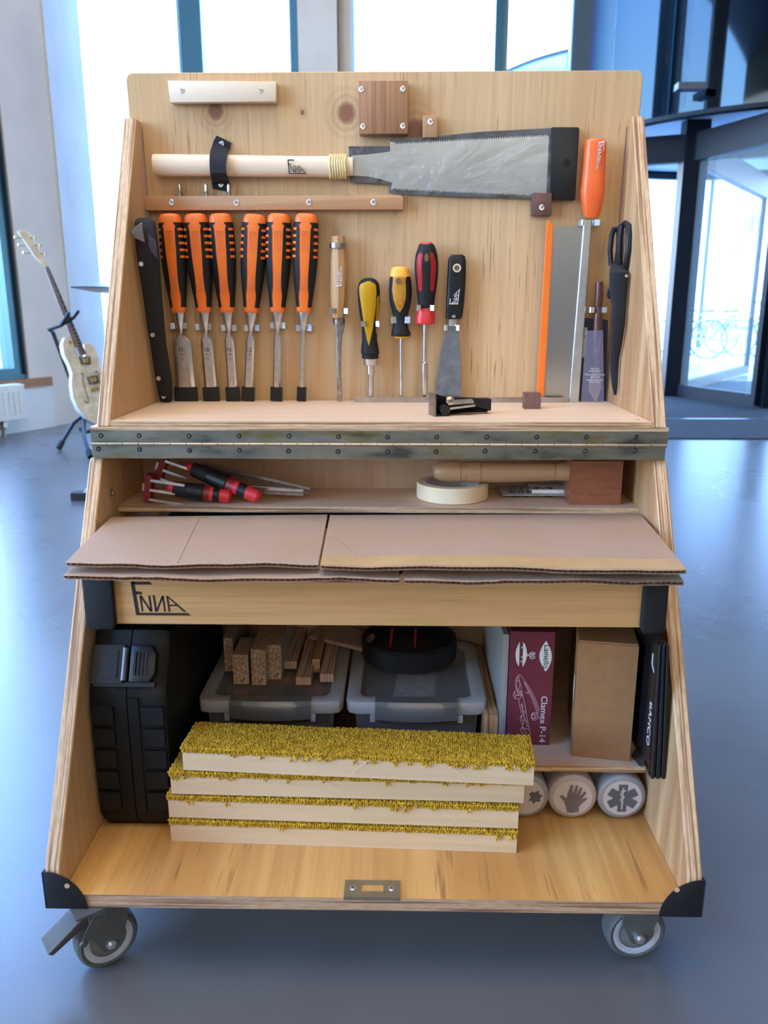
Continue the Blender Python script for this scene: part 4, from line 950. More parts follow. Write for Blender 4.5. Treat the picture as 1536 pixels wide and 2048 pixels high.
# ------------------------------------------------------------------ shears against the right side panel
sh = Thing('shears', 'black handled shears in a black fabric sheath beside the right panel', 'scissors', BRD, base_at(1228, 797, .03))
def ringpath(pts, w): return [BRD.P(x, y, max(ww, -(BRD.I @ onX(x, y, .3795)).y+.007)) for (x, y), ww in zip(pts, w)]
pth = [(1222, 530), (1220, 500), (1223, 472), (1228, 458), (1236, 456), (1238, 470), (1237, 500), (1234, 525)]
b = MB(); b.tube(ringpath(pth, [.04]*8), .0042, 10); sh.part('handle_loop', b, black_pl)
pth = [(1240, 540), (1239, 510), (1240, 475), (1243, 452), (1250, 447), (1257, 452), (1258, 470), (1257, 500), (1252, 535), (1244, 565)]
b = MB(); b.tube(ringpath(pth, [.05, .055, .055, .055, .055, .055, .055, .055, .05, .045]), .0050, 10); sh.part('handle_loop', b, black_pl)
b = loftrows([(1222, 1240, 524), (1219, 1258, 545), (1218, 1256, 570), (1220, 1254, 590), (1224, 1253, 612), (1223, 1250, 650), (1222, 1244, 690), (1220, 1238, 720), (1221, 1236, 752), (1224, 1235, 775), (1228, 1233, 790)], .036, .35, 20, 2.2, w_px=.036, side=True); shp = sh.part('sheath', b, M_strap, label='stitched black fabric sheath')
b = loftrows([(1217, 1223, 577), (1214, 1224, 582), (1213, 1222, 592), (1216, 1221, 598)], .060, .4, 12); sh.part('sheath_tab', b, M_strap, shp)
b = plate([(1228, 780), (1235, 782), (1234, 796), (1231, 790), (1226, 797), (1226, 786)], .034, .038, .0006); sh.part('sheath_tip', b, M_strap, shp)
for px, py in ((1253, 552), (1244, 583), (1241, 644)):
    w = max(.036, -(BRD.I @ onX(px+7, py, .3795)).y+.006)+.0075; x, z = BRD.XZ(px, py, w); b = MB(); b.lathe([(.0026, 0), (.0022, .0012)], Matrix.Translation((x, -w+.001, z)) @ ZtoF, 12); sh.part('rivet', b, zinc, shp)
# ------------------------------------------------------------------ tall black sheath on the left
ls = Thing('sheathed_knife', 'tall black fabric sheath with steel rivets and bare blade tip in left corner', 'sheath', BRD, base_at(325, 802, .03))
def side_w(px, py, s_):                        # how far from the board a pixel ray leaves the side panel
    return -(BRD.I @ onX(px, py, s_*.3795)).y
def lrows(R, w):
    b = MB(); rr = []
    for l, r_, y, wc in R:
        wc = max(wc, side_w(l, y, -1)+.009)
        a, d = BRD.P(l, y, wc), BRD.P(r_, y, wc); rr.append(((a.x+d.x)/2, -wc, (a.z+d.z)/2, (d.x-a.x)/2, .007))
    b.oval(rr, 20, 2.6); return b
b = lrows([(280, 297, 436, .035), (274, 303, 438, .035), (270, 310, 443, .035), (269, 314, 470, .035), (272, 318, 500, .034), (278, 321, 540, .033), (286, 324, 590, .032), (294, 329, 650, .030), (301, 333, 690, .029), (310, 343, 750, .027), (316, 345, 785, .026), (321, 344, 802, .025)], 0); sh2 = ls.part('sheath', b, M_strap, label='long black fabric sheath')
wt = side_w(262, 460, -1)+.003
b = plate([(261, 462), (265, 456), (280, 446), (284, 446), (290, 486), (270, 477), (262, 468)], wt, wt+.0025, .0008); ls.part('blade_tip', b, plain('brown_steel', (.30, .24, .22), .3, 1., .3, 60), label='exposed steel blade tip')
b = plate([(296, 468), (312, 480), (316, 520), (302, 505), (297, 492)], wt-.002, wt-.0006, .0004); ls.part('flap', b, plain('dark_brown_leather', (.03, .018, .02), .7), sh2)
for px, py, w in ((282, 528, .041), (299, 582, .040), (305, 670, .037), (317, 757, .035), (327, 793, .034)):
    w = max(w, side_w(px-8, py, -1)+.019); x, z = BRD.XZ(px, py, w); b = MB(); b.lathe([(.0036, 0), (.0036, .0010), (.0018, .0010), (.0016, .0002)], Matrix.Translation((x, -w+.001, z)) @ ZtoF, 16); ls.part('rivet', b, zinc, sh2)

# ------------------------------------------------------------------ on the upper shelf
SZ = .6922
rp0, rp1 = onZ(708, 806, SZ), onZ(1134, 807, SZ)
ru = Thing('steel_ruler', 'thin steel ruler standing on edge along the back of the upper shelf', 'ruler', WORLD, ((rp0.x+rp1.x)/2, .238, SZ))
b = MB(); b.box(rp0.x, rp1.x, .2370, .2380, SZ, SZ+.0085, .0002); ru.part('blade', b, plain('dull_ruler_steel', (.42, .38, .36), .35, 1., .15, 60))
b = MB()
for k in range(90): b.box(rp0.x+.01+k*.0034, rp0.x+.0103+k*.0034, .23685, .2371, SZ+.0085-(.004 if k % 5 == 0 else .0022), SZ+.0084)
ru.part('graduations', b, txt_dark, kind='stuff')
cb = onZ(1049, 818, SZ); cb1 = onZ(1081, 818, SZ); wc_ = cb1.x-cb.x
T = Thing('walnut_cube', 'small dark walnut cube on the upper shelf in front of the ruler', 'block', WORLD, ((cb.x+cb1.x)/2, cb.y+wc_/2, SZ))
b = MB(); b.box(cb.x, cb1.x, cb.y, cb.y+wc_, SZ, SZ+wc_*.97, .0012, 2); T.part('block', b, wood('walnut_cube_wood', (.17, .085, .065), (.14, .07, .055), (.06, .03, .025), 'x', 'y', 90, 8, 20, .55))
# black bevel guide
g0 = onZ(866, 831, SZ); ya = g0.y
GFr = Frame((g0.x, ya, SZ), rz=math.radians(12))
gd = Thing('folding_gauge', 'small black metal channel gauge with folded steel leaves lying on the upper shelf', 'gauge', GFr, (0, 0, 0))
k_ = .00072*1.02
def gp(pts): return [(x*k_, z*k_) for x, z in pts]
b = MB(); b.prism(gp([(0, 0), (2.5, 0), (2.5, 20), (4, 38), (124, 30), (124, 6), (90, 6), (90, 8), (30, 12), (0, 42)]), .004, .016, 'y', .0006)
b.box(0, 122*k_, .016, .019, 0.0008, 31*k_, .0006); b.box(0, .0025, -.012, .018, 0, 41*k_, .0005); b.box(0, 30*k_, -.012, .004, 0, .0022, .0004); gd.part('channel', b, black_pl)
b = MB(); b.lathe([(.0074, 0), (.0074, .014)], Matrix.Translation((21*k_, .001, 12*k_)) @ ZtoF, 20); gd.part('thumb_wheel', b, black_rub)
b = MB(); b.lathe([(.0055, 0), (.0065, .003), (.0065, .010), (.004, .011)], Matrix.Translation((33*k_, .003, 30*k_)) @ ZtoF, 24); gd.part('brass_pivot', b, plain('warm_nickel', (.62, .5, .38), .25, 1.))
for q, (a, d, e_) in enumerate(((8, 17, 0), (19, 24, 1), (26, 29, 1))):
    b = MB(); b.box(30*k_, (88-q*4)*k_, -.004-.002*q, .003-.002*q, a*k_, (a+4.5)*k_, .0006, M=Matrix.Rotation(-.10+.04*q, 4, 'Y')); gd.part('leaf', b, steel)
b = MB(); b.box(-.002, .0008, -.013, .02, .0, 44*k_, .0004); gd.part('end_plate', b, dark_steel)

# ================================================================== middle compartment
MZ = .5568
# mallet
T = Thing('mallet', 'wooden mallet with reddish head and turned pale handle in the middle compartment', 'mallet', WORLD, (.26, .1, MZ))
h0, h1 = onZ(1137, 1006, MZ), onZ(1241, 1010, MZ); yh = min(h0.y, h1.y)+.001
zt_ = onY(1190, 921, yh).z; zt_ = min(zt_, .6375)
b = MB(); b.box(h0.x, h1.x, yh, yh+.058, MZ, zt_-.001, .0025, 2); hm_ = T.part('head', b, wood('red_merbau', (.27, .09, .042), (.22, .07, .033), (.11, .035, .02), 'z', 'x', 160, 30, 14, .45))
yc = yh+.029
HF = Frame((0, 0, 0))
rr = []
for px, y0, y1 in ((866, 936, 950), (868, 931, 955), (874, 926, 959), (886, 922, 963), (920, 922, 965), (921, 923, 964), (938, 923, 964), (939, 922, 965), (960, 922, 965), (961, 923, 964), (1000, 924, 965), (1060, 925, 963), (1108, 926, 961), (1109, 927, 960), (1140, 924, 962)):
    a, d = onY(px, y0, yc-.0), onY(px, y1, yc-.0); r_ = (a.z-d.z)/2; rr.append([(a.x, yc+math.cos(k*PI/10)*r_, (a.z+d.z)/2+math.sin(k*PI/10)*r_) for k in range(20)])
b = MB(); b.loft(rr); T.part('handle', b, wood('oak_handle', (.46, .29, .16), (.42, .26, .14), (.30, .17, .09), 'z', 'x', 90, 4, 9, .4))
# masking tape
c0 = onZ(909, 1010, MZ); RT_ = (onY(981, 985, c0.y+.05).x-onY(838, 985, c0.y+.05).x)/2
T = Thing('masking_tape', 'cream roll of masking tape lying flat in the middle compartment', 'tape', WORLD, (c0.x, c0.y+RT_, MZ))
cM = Matrix.Translation((c0.x, c0.y+RT_, MZ)); ht = .0245
b = MB(); b.lathe([(RT_*.80, .0002), (RT_-.0008, .0002), (RT_, .001), (RT_, ht-.001), (RT_-.0008, ht), (RT_*.80, ht)], cM, 56, cap=False); T.part('tape', b, plain('masking_cream', (.78, .66, .46), .6, 0, .03))
b = MB(); b.lathe([(RT_*.80, .0), (RT_*.80, ht+.0002), (RT_*.76, ht+.0002), (RT_*.76, .0), (RT_*.80, .0)], cM, 56, cap=False); T.part('core', b, plain('white_core', (.62, .60, .64), .7))
# booklet with a card on it
q0, q1 = onZ(1006, 998, MZ), onZ(1134, 999, MZ)
T = Thing('booklet', 'small white booklet printed with black capitals beside the mallet head', 'booklet', WORLD, (q0.x, q0.y, MZ))
b = MB(); b.box(q0.x, q1.x-.001, q0.y, q0.y+.07, MZ, MZ+.0055, .0003); T.part('pages', b, plain('paper_edge', (.72, .72, .72), .8))
b = MB(); b.box(q0.x-.0006, q1.x-.0006, q0.y-.0006, q0.y+.071, MZ+.0056, MZ+.0063); T.part('cover', b, plain('lilac_cover', (.50, .47, .50), .6))
T.text('BAPTIZ', .024, ((q0.x+q1.x)/2-.004, q0.y+.016, MZ+.0064), txt_dark, sx=.9)
lt_ = T.e.children[-1]; lt_.matrix_local = Matrix.Translation(((q1.x-q0.x)*.47, .0125, .0066)) @ Matrix.Diagonal((.9, .62, 1, 1))
T = Thing('card', 'pale lilac card lying loose on the booklet', 'card', WORLD, (q0.x+.05, q0.y+.04, MZ+.0066))
b = MB(); b.box(-.035, .034, -.002, .028, 0, .0006, M=Matrix.Translation((q0.x+.055, q0.y+.042, MZ+.0066)) @ Matrix.Rotation(.12, 4, 'Z')); T.part('sheet', b, plain('lilac_card', (.42, .40, .45), .6))
# red clamps
M_cred = plain('clamp_dark_red', (.22, .012, .02), .4, 0, .1)
def clamp(handle, jaw, bar, Y, label, dy=0.):
    hp0, hp1 = onY(*handle[0], Y+dy), onY(*handle[1], Y); T = Thing('track_clamp', label, 'clamp', WORLD, tuple(hp0), group='red track clamps in the middle compartment')
    ax = (hp1-hp0); L = ax.length; ang = math.atan2(ax.z, ax.x); M = Matrix.Translation(hp0) @ ax.to_track_quat('X', 'Z').to_matrix().to_4x4()
    b = MB(); R_ = [(0, .006), (.05, .009), (.4, .0105), (.62, .0115), (.80, .011), (.9, .0105), (.97, .010), (1, .006)]
    b.loft([[(L*t_, math.cos(k*PI/8)*r_*.8, math.sin(k*PI/8)*r_) for k in range(16)] for t_, r_ in R_], M=M); h_ = T.part('handle', b, red)
    for t0, t1, m_, ex in ((0, .66, M_cred, .0004), (.10, .30, black_rub, .0022), (.31, .56, black_pl, .0026), (.72, .82, black_pl, .0006)):
        b = MB(); rf = lambda t_: next((R_[i][1]+(R_[i+1][1]-R_[i][1])*(t_-R_[i][0])/(R_[i+1][0]-R_[i][0]) for i in range(len(R_)-1) if R_[i][0] <= t_ <= R_[i+1][0]), .01)
        b.loft([[(L*t_, math.cos(k*PI/8)*(rf(t_)*.8+ex), math.sin(k*PI/8)*(rf(t_)+ex)) for k in range(16)] for t_ in (t0, (t0+t1)/2, t1)], M=M); T.part('grip_sleeve' if m_ is not M_cred else 'arm', b, m_, h_)
    jp = onY(*jaw, Y+dy+.004)
    b = MB(); b.box(-.006, .004, -.010, .012, -.021, .021, .002, 2, M=Matrix.Translation(jp) @ Matrix.Rotation(-ang, 4, 'Y')); T.part('jaw', b, M_cred)
    b = MB(); b.box(-.011, -.006, -.003, .005, -.006, .006, .001, M=Matrix.Translation(jp) @ Matrix.Rotation(-ang, 4, 'Y')); T.part('jaw_bolt', b, plain('cream_steel', (.6, .5, .4), .3, 1.))
    for dz, x1 in ((.015, .055), (.0, .042), (-.015, .055)):
        b = MB(); b.box(.003, x1, -.012, -.009, dz-.003, dz+.001, .0008, M=Matrix.Translation(jp) @ Matrix.Rotation(-ang, 4, 'Y')); T.part('link_plate', b, steel)
    a, d = onY(*bar[0], Y+dy+.03), onY(*bar[1], Y+dy+.02)
    b = MB(); b.tube([a, d], .0033, 4); T.part('bar', b, steel)
    a2, d2 = a-Vector((0, 0, .006)), d-Vector((0, 0, .0065)); b = MB(); b.tube([a2, d2], .0028, 4); T.part('bar', b, dark_steel)
    return T
clamp(((335, 975), (463, 994)), (300, 975), ((430, 972), (607, 981)), .066, 'lower red and black track clamp, its handle end nearest the left side')
clamp(((372, 932), (520, 996)), (326, 935), ((395, 926), (620, 977)), .060, 'upper red and black track clamp lying across the other clamp', .034)

# ================================================================== cardboard and the box with the monogram
t = NT('kraft_cardboard').set(.85); co = t.coords(); n1 = t.noise(co, 300, 3); n2 = t.noise(co, 6, 2); n3 = t.noise(t.coords((1, 1, 1)), 900, 1)
c = t.ramp(n1, [(.3, (.60, .41, .275)), (.7, (.70, .50, .36))]); c = t.mix(.4, c, t.ramp(n2, [(.3, (.63, .43, .28)), (.7, (.71, .52, .38))])); c = t.mix(t.ramp(n3, [(.66, (0,)*3), (.8, (.3,)*3)]), c, (.3, .18, .10)); t.l(c, t.b.inputs['Base Color']); t.bump(n1, .0004, .3); M_kraft = t.m
M_kdark = plain('fluting_kraft', (.30, .19, .12), .9); M_tape = plain('old_paper_tape', (.40, .25, .115), .6, 0, .08, 30)
cbx = Thing('flattened_cardboard_box', 'flattened cardboard box with torn flaps lying on the box with the monogram', 'cardboard', WORLD, (0, -.1, .53))
def flap(pix, z, name, th=.0042, wave=.0012, seed=0):
    """pix: back-left, back-right, front-right, front-left in photo pixels, lying at height z"""
    bl, br_, fr_, fl = [onZ(*p, z) for p in pix]; N = 28
    def top_pt(u, v):                                             # v: 0 back .. 1 front
        p = bl.lerp(br_, u).lerp(fl.lerp(fr_, u), v); w_ = wave*math.sin(u*9+seed)*v+wave*.5*math.sin(u*23+seed*2)*v
        jag = .0012*noise.noise(Vector((u*30, seed, 0)))*(1 if v == 1 else 0)
        return Vector((p.x, p.y+jag*2, p.z+w_-.002*v*v))
    def liner(dz, t_):
        bm = bmesh.new(); G = [[bm.verts.new(top_pt(i/N, j/8)+Vector((0, 0, dz))) for i in range(N+1)] for j in range(9)]
        for j in range(8):
            for i in range(N): bm.faces.new((G[j][i], G[j][i+1], G[j+1][i+1], G[j+1][i]))
        bmesh.ops.solidify(bm, geom=bm.faces[:], thickness=t_); bmesh.ops.recalc_face_normals(bm, faces=bm.faces); return bm
    b = MB(); b._merge(liner(0, .0006)); f_ = cbx.part(name, b, M_kraft)
    b = MB(); b._merge(liner(-th, .0006)); cbx.part('lower_liner', b, M_kraft, f_)
    L = (fr_-fl).length; n = int(L/.0068); bm = bmesh.new(); prev = None                                # the corrugated middle layer, seen on the front edge
    for k in range(n*8+1):
        u = k/(n*8); s_ = .5-.5*math.cos(k*2*PI/8); z_ = -.0007-(th-.0013)*s_
        A_ = top_pt(u, .994)+Vector((0, 0, z_)); B_ = top_pt(u, .93)+Vector((0, 0, z_)); q = [bm.verts.new(A_), bm.verts.new(B_)]
        if prev: bm.faces.new((prev[0], q[0], q[1], prev[1]))
        prev = q
    b = MB(); bmesh.ops.solidify(bm, geom=bm.faces[:], thickness=.0004); b._merge(bm); cbx.part('fluting', b, M_kdark, f_)
    return f_, top_pt
f1, tp1 = flap(((222, 1034), (655, 1029), (636, 1126), (130, 1125)), .5495, 'upper_flap', seed=1)
f2, tp2 = flap(((660, 1030), (1281, 1028), (1375, 1138), (640, 1128)), .5510, 'upper_flap', seed=4)
f3, _ = flap(((212, 1060), (790, 1056), (800, 1156), (125, 1151)), .5360, 'lower_flap', seed=7)
f4, _ = flap(((797, 1056), (1285, 1052), (1370, 1160), (808, 1158)), .5358, 'lower_flap', seed=9)
# tape along the front right flap and a short piece at the back left
bm = bmesh.new(); G = [[bm.verts.new(tp2(i/28, v)+Vector((0, 0, .0003))) for i in range(29)] for v in (.83, .9, .985)]
for j in range(2):
    for i in range(28): bm.faces.new((G[j][i], G[j][i+1], G[j+1][i+1], G[j+1][i]))
b = MB(); b._merge(bm); cbx.part('paper_tape', b, M_tape, f2)
bm = bmesh.new(); G = [[bm.verts.new(tp1(u/100., v)+Vector((0, 0, .0003))) for u in (32, 36, 40, 46)] for v in (.01, .05)]
for i in range(3): bm.faces.new((G[0][i], G[0][i+1], G[1][i+1], G[1][i]))
b = MB(); b._merge(bm); cbx.part('paper_tape', b, M_tape, f1)
cr = [tp1(.44-.0*v+.03*(1-v)*-1, v)+Vector((0, 0, .0002)) for v in (.08, .3, .6, .97)]; b = MB(); b.tube(cr, .0004, 4); cbx.part('crease', b, plain('crease_brown', (.28, .17, .10), .9), f1)
cr = [tp2(u_, v)+Vector((0, 0, .0002)) for u_, v in ((.01, .5), (.05, .6), (.10, .82))]; b = MB(); b.tube(cr, .0003, 4); cbx.part('crease', b, bpy.data.materials['crease_brown'], f2)

YB = -.15
bx = Thing('wooden_box', 'shallow plywood box with burnt monogram and black rounded corner pads', 'box', WORLD, (0, YB, .446))
xa, xb, za, zb_ = onY(218, 1250, YB).x, onY(1286, 1252, YB).x, .4463, .5285
hx_, hx2 = onY(598, 1150, YB).x, onY(815, 1150, YB).x; hz_ = onY(700, 1166, YB).z
M_box = wood('box_birch_ply', (.66, .38, .155), (.56, .30, .11), (.42, .2, .07), 'z', 'x', 110, 3, 5, .38, .55)
b = MB(); P = [(xa, za), (xb, za), (xb, zb_), (hx2, zb_), (hx2-.003, hz_+.012), (hx2-.02, hz_+.001), (hx_+.02, hz_+.001), (hx_+.003, hz_+.012), (hx_, zb_), (xa, zb_)]
b.prism(P, YB, YB+.012, 'y', .0006); fp = bx.part('front_panel', b, M_box)
b = MB(); b.box(xa-.0, xa+.012, YB+.012, .24, za, zb_-.001, .0006); bx.part('side_board', b, M_box); b = MB(); b.box(xb-.012, xb, YB+.012, .24, za, zb_-.001, .0006); bx.part('side_board', b, M_box)
b = MB(); b.box(XLi+.002, XRi-.002, YB+.05, .24, za, za+.008); bx.part('base_panel', b, M_box)
b = MB(); b.box(xa, xb, .228, .24, za+.008, zb_-.001); bx.part('back_board', b, M_box)
b = MB(); b.box(xa+.012, xb-.012, YB+.012, .228, zb_-.010, zb_-.002); bx.part('dark_sheet', b, plain('dark_sheet', (.01, .01, .01), .9))  # near-black sheet spanning the box just below its rim
for s, (l, r_) in ((-1, (167, 229)), (1, (1284, 1336))):
    x0, x1 = onY(l, 1200, YB-.006).x, onY(r_, 1200, YB-.006).x
    x0 = max(x0, XLi+.001) if s < 0 else x0; x1 = min(x1, XRi-.001) if s > 0 else x1
    xo = x0 if s < 0 else x1
    b = MB(); rc = .016
    P = [(x0, .526), (x0, .4405+rc*.6), (x0+s*-0+.004, .4405), (x1-.004, .4405), (x1, .4405+rc*.6), (x1, .526)]
    b.prism(P, YB-.009, YB-.0005, 'y', .004, 3)
    b.box(min(xo, xo+s*-.006), max(xo, xo+s*-.006), YB-.002, YB+.045, .446, .524, .002, 2)
    bx.part('corner_pad', b, black_rub, label='black rubber corner pad')
lg0, lg1 = onY(261, 1163, YB), onY(382, 1231, YB)
bx.part('burnt_mark', enna((lg0.x+lg1.x)/2, (lg0.z+lg1.z)/2, lg1.x-lg0.x, lg0.z-lg1.z, 0, YB-.0001, .0003), plain('burnt_brown', (.018, .008, .006), .8), fp)
# ================================================================== lower bay
E_ = .0003
# ---- black case
M_case = plain('black_grained_case', (.006, .0065, .007), .5, 0, .1, bump=.0006, bsc=420, Specular_IOR_Level=.28)
cy0 = -.133; cx0, cx1 = XLi+.002, onY(338, 1600, cy0).x+.004; cm = onY(262, 1500, cy0).x
case = Thing('tool_case', 'black plastic power tool case standing on edge at the left of the bay', 'case', WORLD, ((cx0+cx1)/2, cy0, FB+E_))
ct = .418
def shell_half(x0, x1, outer):
    """one half of the case: its front is ribbed, its top front corner slopes back"""
    b = MB(); s = -1 if outer < 0 else 1; D = .36
    prof = [(.012, 0), (.0, .02), (-.002, .10), (-.001, .19), (.002, .215), (.012, .225), (.045, .285), (.075, ct-FB-.008), (.095, ct-FB), (D-.02, ct-FB), (D, ct-FB-.02), (D, .02), (D-.02, 0)]
    xs = [x0, x0+.008, x1-.008, x1] 
    ins = [.012 if s < 0 else .0, 0, 0, .012 if s > 0 else .0]
    rings = []
    for x, i_ in zip(xs, ins):
        cyy, czz = D/2, (ct-FB)/2
        rings.append([(x, cy0+cyy+(y-cyy)*(1-i_*2.2), FB+E_+czz+(z-czz)*(1-i_*2.2)) for y, z in prof])
    b.loft(rings); return b
h1_ = case.part('shell_half', shell_half(cx0, cm-.0008, -1), M_case); h2_ = case.part('shell_half', shell_half(cm+.0008, cx1, 1), M_case)
for par, xa_, xb_ in ((h1_, cx0+.004, cm-.019), (h2_, cm+.020, cx1-.002)):
    for k in range(5):
        z0 = FB+.035+k*.033; b = MB(); b.box(xa_, xb_, cy0-.0055, cy0+.012, z0, z0+.026, .003, 2); case.part('rib', b, M_case, par)
b = MB(); b.box(cm+.002, cm+.016, cy0-.004, cy0+.010, FB+.03, FB+.205, .002); case.part('spine_strip', b, M_case, h2_)
# latch on the sloping shoulder
p0 = Vector((cm, cy0+.022, FB+.243)); sl = math.atan2(.06, .033)
ML = Matrix.Translation(p0) @ Matrix.Rotation(-(PI/2-sl), 4, 'X') @ Matrix.Translation((0, -.010, 0))
b = MB(); b.box(-.046, -.004, -.004, .006, -.026, .026, .002, 2, M=ML); b.box(-.044, .040, -.001, .006, -.030, -.024, .002, M=ML); b.box(-.034, -.012, -.0055, -.003, -.019, .019, .001, M=ML); lt = case.part('latch', b, black_pl, label='black plastic latch')
b = MB(); b.prism([(.006, -.024), (.034, -.024), (.041, -.012), (.041, .014), (.034, .026), (.006, .026)], -.008, .004, 'y', .002, 2, M=ML)
for k in range(4): b.box(.012+k*.005, .0145+k*.005, -.010, -.007, -.015, .017, .0008, M=ML)
case.part('latch_lever', b, black_pl, lt)
b = MB(); b.tube([ML @ Vector((-.001, -.006, -.022)), ML @ Vector((-.001, -.006, .022))], .0045, 10); case.part('latch_hinge', b, plain('dark_blue_plastic', (.02, .03, .05), .25), lt)

# ---- storage containers with frosted lids
M_frost = plain('frosted_lid_rim', (.38, .38, .37), .35, 0, .04); M_lidc = glass('clear_lid', (.34, .34, .34), .12, .28); M_tub = glass('clear_tub', (.22, .22, .23), .15, .5); M_hand = plain('grey_latch_handle', (.17, .17, .165), .3, .3, .03); M_dk = plain('dark_contents', (.04, .035, .045), .7, 0, .4, 20)
LZ = .2605
def container(x0, x1, label, hl, hr, inner):
    T = Thing('storage_container', label, 'container', WORLD, ((x0+x1)/2, .0, FB+E_)); y0, y1 = -.004, .235; rw = .022
    b = MB(); pts = lambda a, r_: [(x0+a+r_, y0+a), (x1-a-r_, y0+a), (x1-a-r_*.3, y0+a+r_*.3), (x1-a, y0+a+r_), (x1-a, y1-a-r_), (x1-a-r_, y1-a), (x0+a+r_, y1-a), (x0+a, y1-a-r_), (x0+a, y0+a+r_), (x0+a+r_*.3, y0+a+r_*.3)]
    def ring(a, b_, za, zb): 
        A_, B_ = pts(a, .016), pts(b_, .012); bm = bmesh.new(); n = len(A_); V = [[bm.verts.new((x, y, z)) for x, y in q] for q, z in ((A_, za), (A_, zb), (B_, zb), (B_, za))]
        for r_ in range(4):
            for k in range(n): bm.faces.new((V[r_][k], V[r_][(k+1) % n], V[(r_+1) % 4][(k+1) % n], V[(r_+1) % 4][k]))
        bmesh.ops.recalc_face_normals(bm, faces=bm.faces)
        es = [e for e in bm.edges if e.calc_face_angle(0) > 1]; bmesh.ops.bevel(bm, geom=es, offset=.003, segments=2, affect='EDGES', profile=.5); return bm
    b = MB(); b._merge(ring(0, rw, LZ-.021, LZ)); lid = T.part('lid_rim', b, M_frost, label='frosted grey lid rim')
    b = MB(); b.prism(pts(rw-.002, .01), LZ-.0065, LZ-.004, 'z'); T.part('lid_panel', b, M_lidc, lid)
    b = MB(); q = [(x0+.014, y0+.012), (x1-.014, y0+.012), (x1-.014, y1-.012), (x0+.014, y1-.012)]; cx_, cy_ = (x0+x1)/2, (y0+y1)/2
    bm = bmesh.new(); V = [[bm.verts.new((cx_+(x-cx_)*s_, cy_+(y-cy_)*s_, z)) for x, y in q] for s_, z in ((1, LZ-.022), (.93, FB+E_))]
    for k in range(4): bm.faces.new((V[0][k], V[0][(k+1) % 4], V[1][(k+1) % 4], V[1][k]))
    bm.faces.new(V[1]); bmesh.ops.recalc_face_normals(bm, faces=bm.faces); b._merge(bm); T.part('tub', b, M_tub)
    b = MB(); n = 14; P = []
    for k in range(n+1): u = k/n; P.append((hl+(hr-hl)*u, y0-.004-.007*math.sin(PI*u)))
    bm = bmesh.new(); R_ = []
    for x, y in P:
        R_.append([(x, y0+.016, LZ+.002), (x, y+.004, LZ+.0015+.002*math.sin(PI*(x-hl)/(hr-hl))), (x, y-.001, LZ-.004), (x, y-.002, LZ-.026), (x, y+.002, LZ-.030), (x, y0+.01, LZ-.028)])
    b.loft(R_); hn = T.part('latch_handle', b, M_hand, lid, label='grey curved latch handle')
    for x in (hl-.004, hr+.004): b = MB(); b.box(x-.004, x+.004, y0-.004, y0+.006, LZ-.031, LZ-.019, .0015); T.part('latch_hinge', b, M_frost, hn)
    inner(T, x0, x1); return T
def in1(T, x0, x1):
    b = MB(); b.box(x0+.024, x1-.024, .02, .21, FB+.004, LZ-.05); T.part('contents', b, M_dk)
    c_ = Vector(((x0+x1)/2, .085, LZ-.046)); b = MB(); b.lathe([(.052, 0), (.075, .0), (.075, .018), (.052, .018), (.052, 0)], Matrix.Translation(c_), 40, cap=False); T.part('orange_ring', b, plain('coral_red', (.62, .10, .05), .5, 0, .05), label='coral red ring inside the container')
    b = MB(); b.lathe([(.05, 0), (.05, .008)], Matrix.Translation(c_), 40); T.part('dark_disc', b, plain('dark_blue_grey', (.05, .055, .08), .6))
def in2(T, x0, x1):
    b = MB(); b.box(x0+.024, x1-.024, .02, .21, FB+.004, LZ-.045); T.part('contents', b, M_dk)
    b = MB(); b.prism([(x0+.07, .03), (x0+.14, .04), (x0+.145, .14), (x0+.08, .14)], LZ-.040, LZ-.012, 'z', .006, 3); T.part('plastic_bag', b, plain('milky_plastic_bag', (.45, .42, .44), .35, 0, .3, 60, .003, 40), label='crumpled milky plastic bag inside the container')
xl0, xl1 = onY(395, 1410, 0).x, onY(685, 1410, 0).x; xr0, xr1 = onY(692, 1410, 0).x, onY(975, 1410, 0).x
container(xl0, xl1, 'clear storage container with frosted lid and dark grey handle, under the wood offcuts', onY(458, 1420, -.01).x, onY(620, 1420, -.01).x, in1)
container(xr0, xr1, 'clear storage container with frosted lid and light grey handle, under the black ring', onY(750, 1420, -.01).x, onY(916, 1420, -.01).x, in2)

# ---- offcuts lying on the left lid
t = NT('chipboard').set(.9); co = t.coords(); v = t.n('ShaderNodeTexVoronoi'); mp = t.coords((260, 260, 160)); t.l(mp, v.inputs['Vector']); v.inputs['Scale'].default_value = 1
n1 = t.noise(t.coords((500, 500, 220)), 1, 3, .6, 1.5); c = t.ramp(n1, [(.36, (.10, .055, .03)), (.47, (.38, .24, .14)), (.6, (.62, .44, .30))]); c = t.mix(.35, c, t.ramp(v.outputs['Distance'], [(.2, (.35,)*3), (.7, (1,)*3)]), 'MULTIPLY'); t.l(c, t.b.inputs['Base Color']); t.bump(n1, .0012, .7); M_chip = t.m
M_lam = plain('grey_laminate', (.30, .28, .26), .4, 0, .03)
M_birchE = ply_edge('birch_ply_end', 'x', (.62, .43, .33), (.24, .13, .09), 420); M_birchEy = ply_edge('birch_ply_end_z', 'z', (.60, .36, .18), (.28, .13, .06), 420)
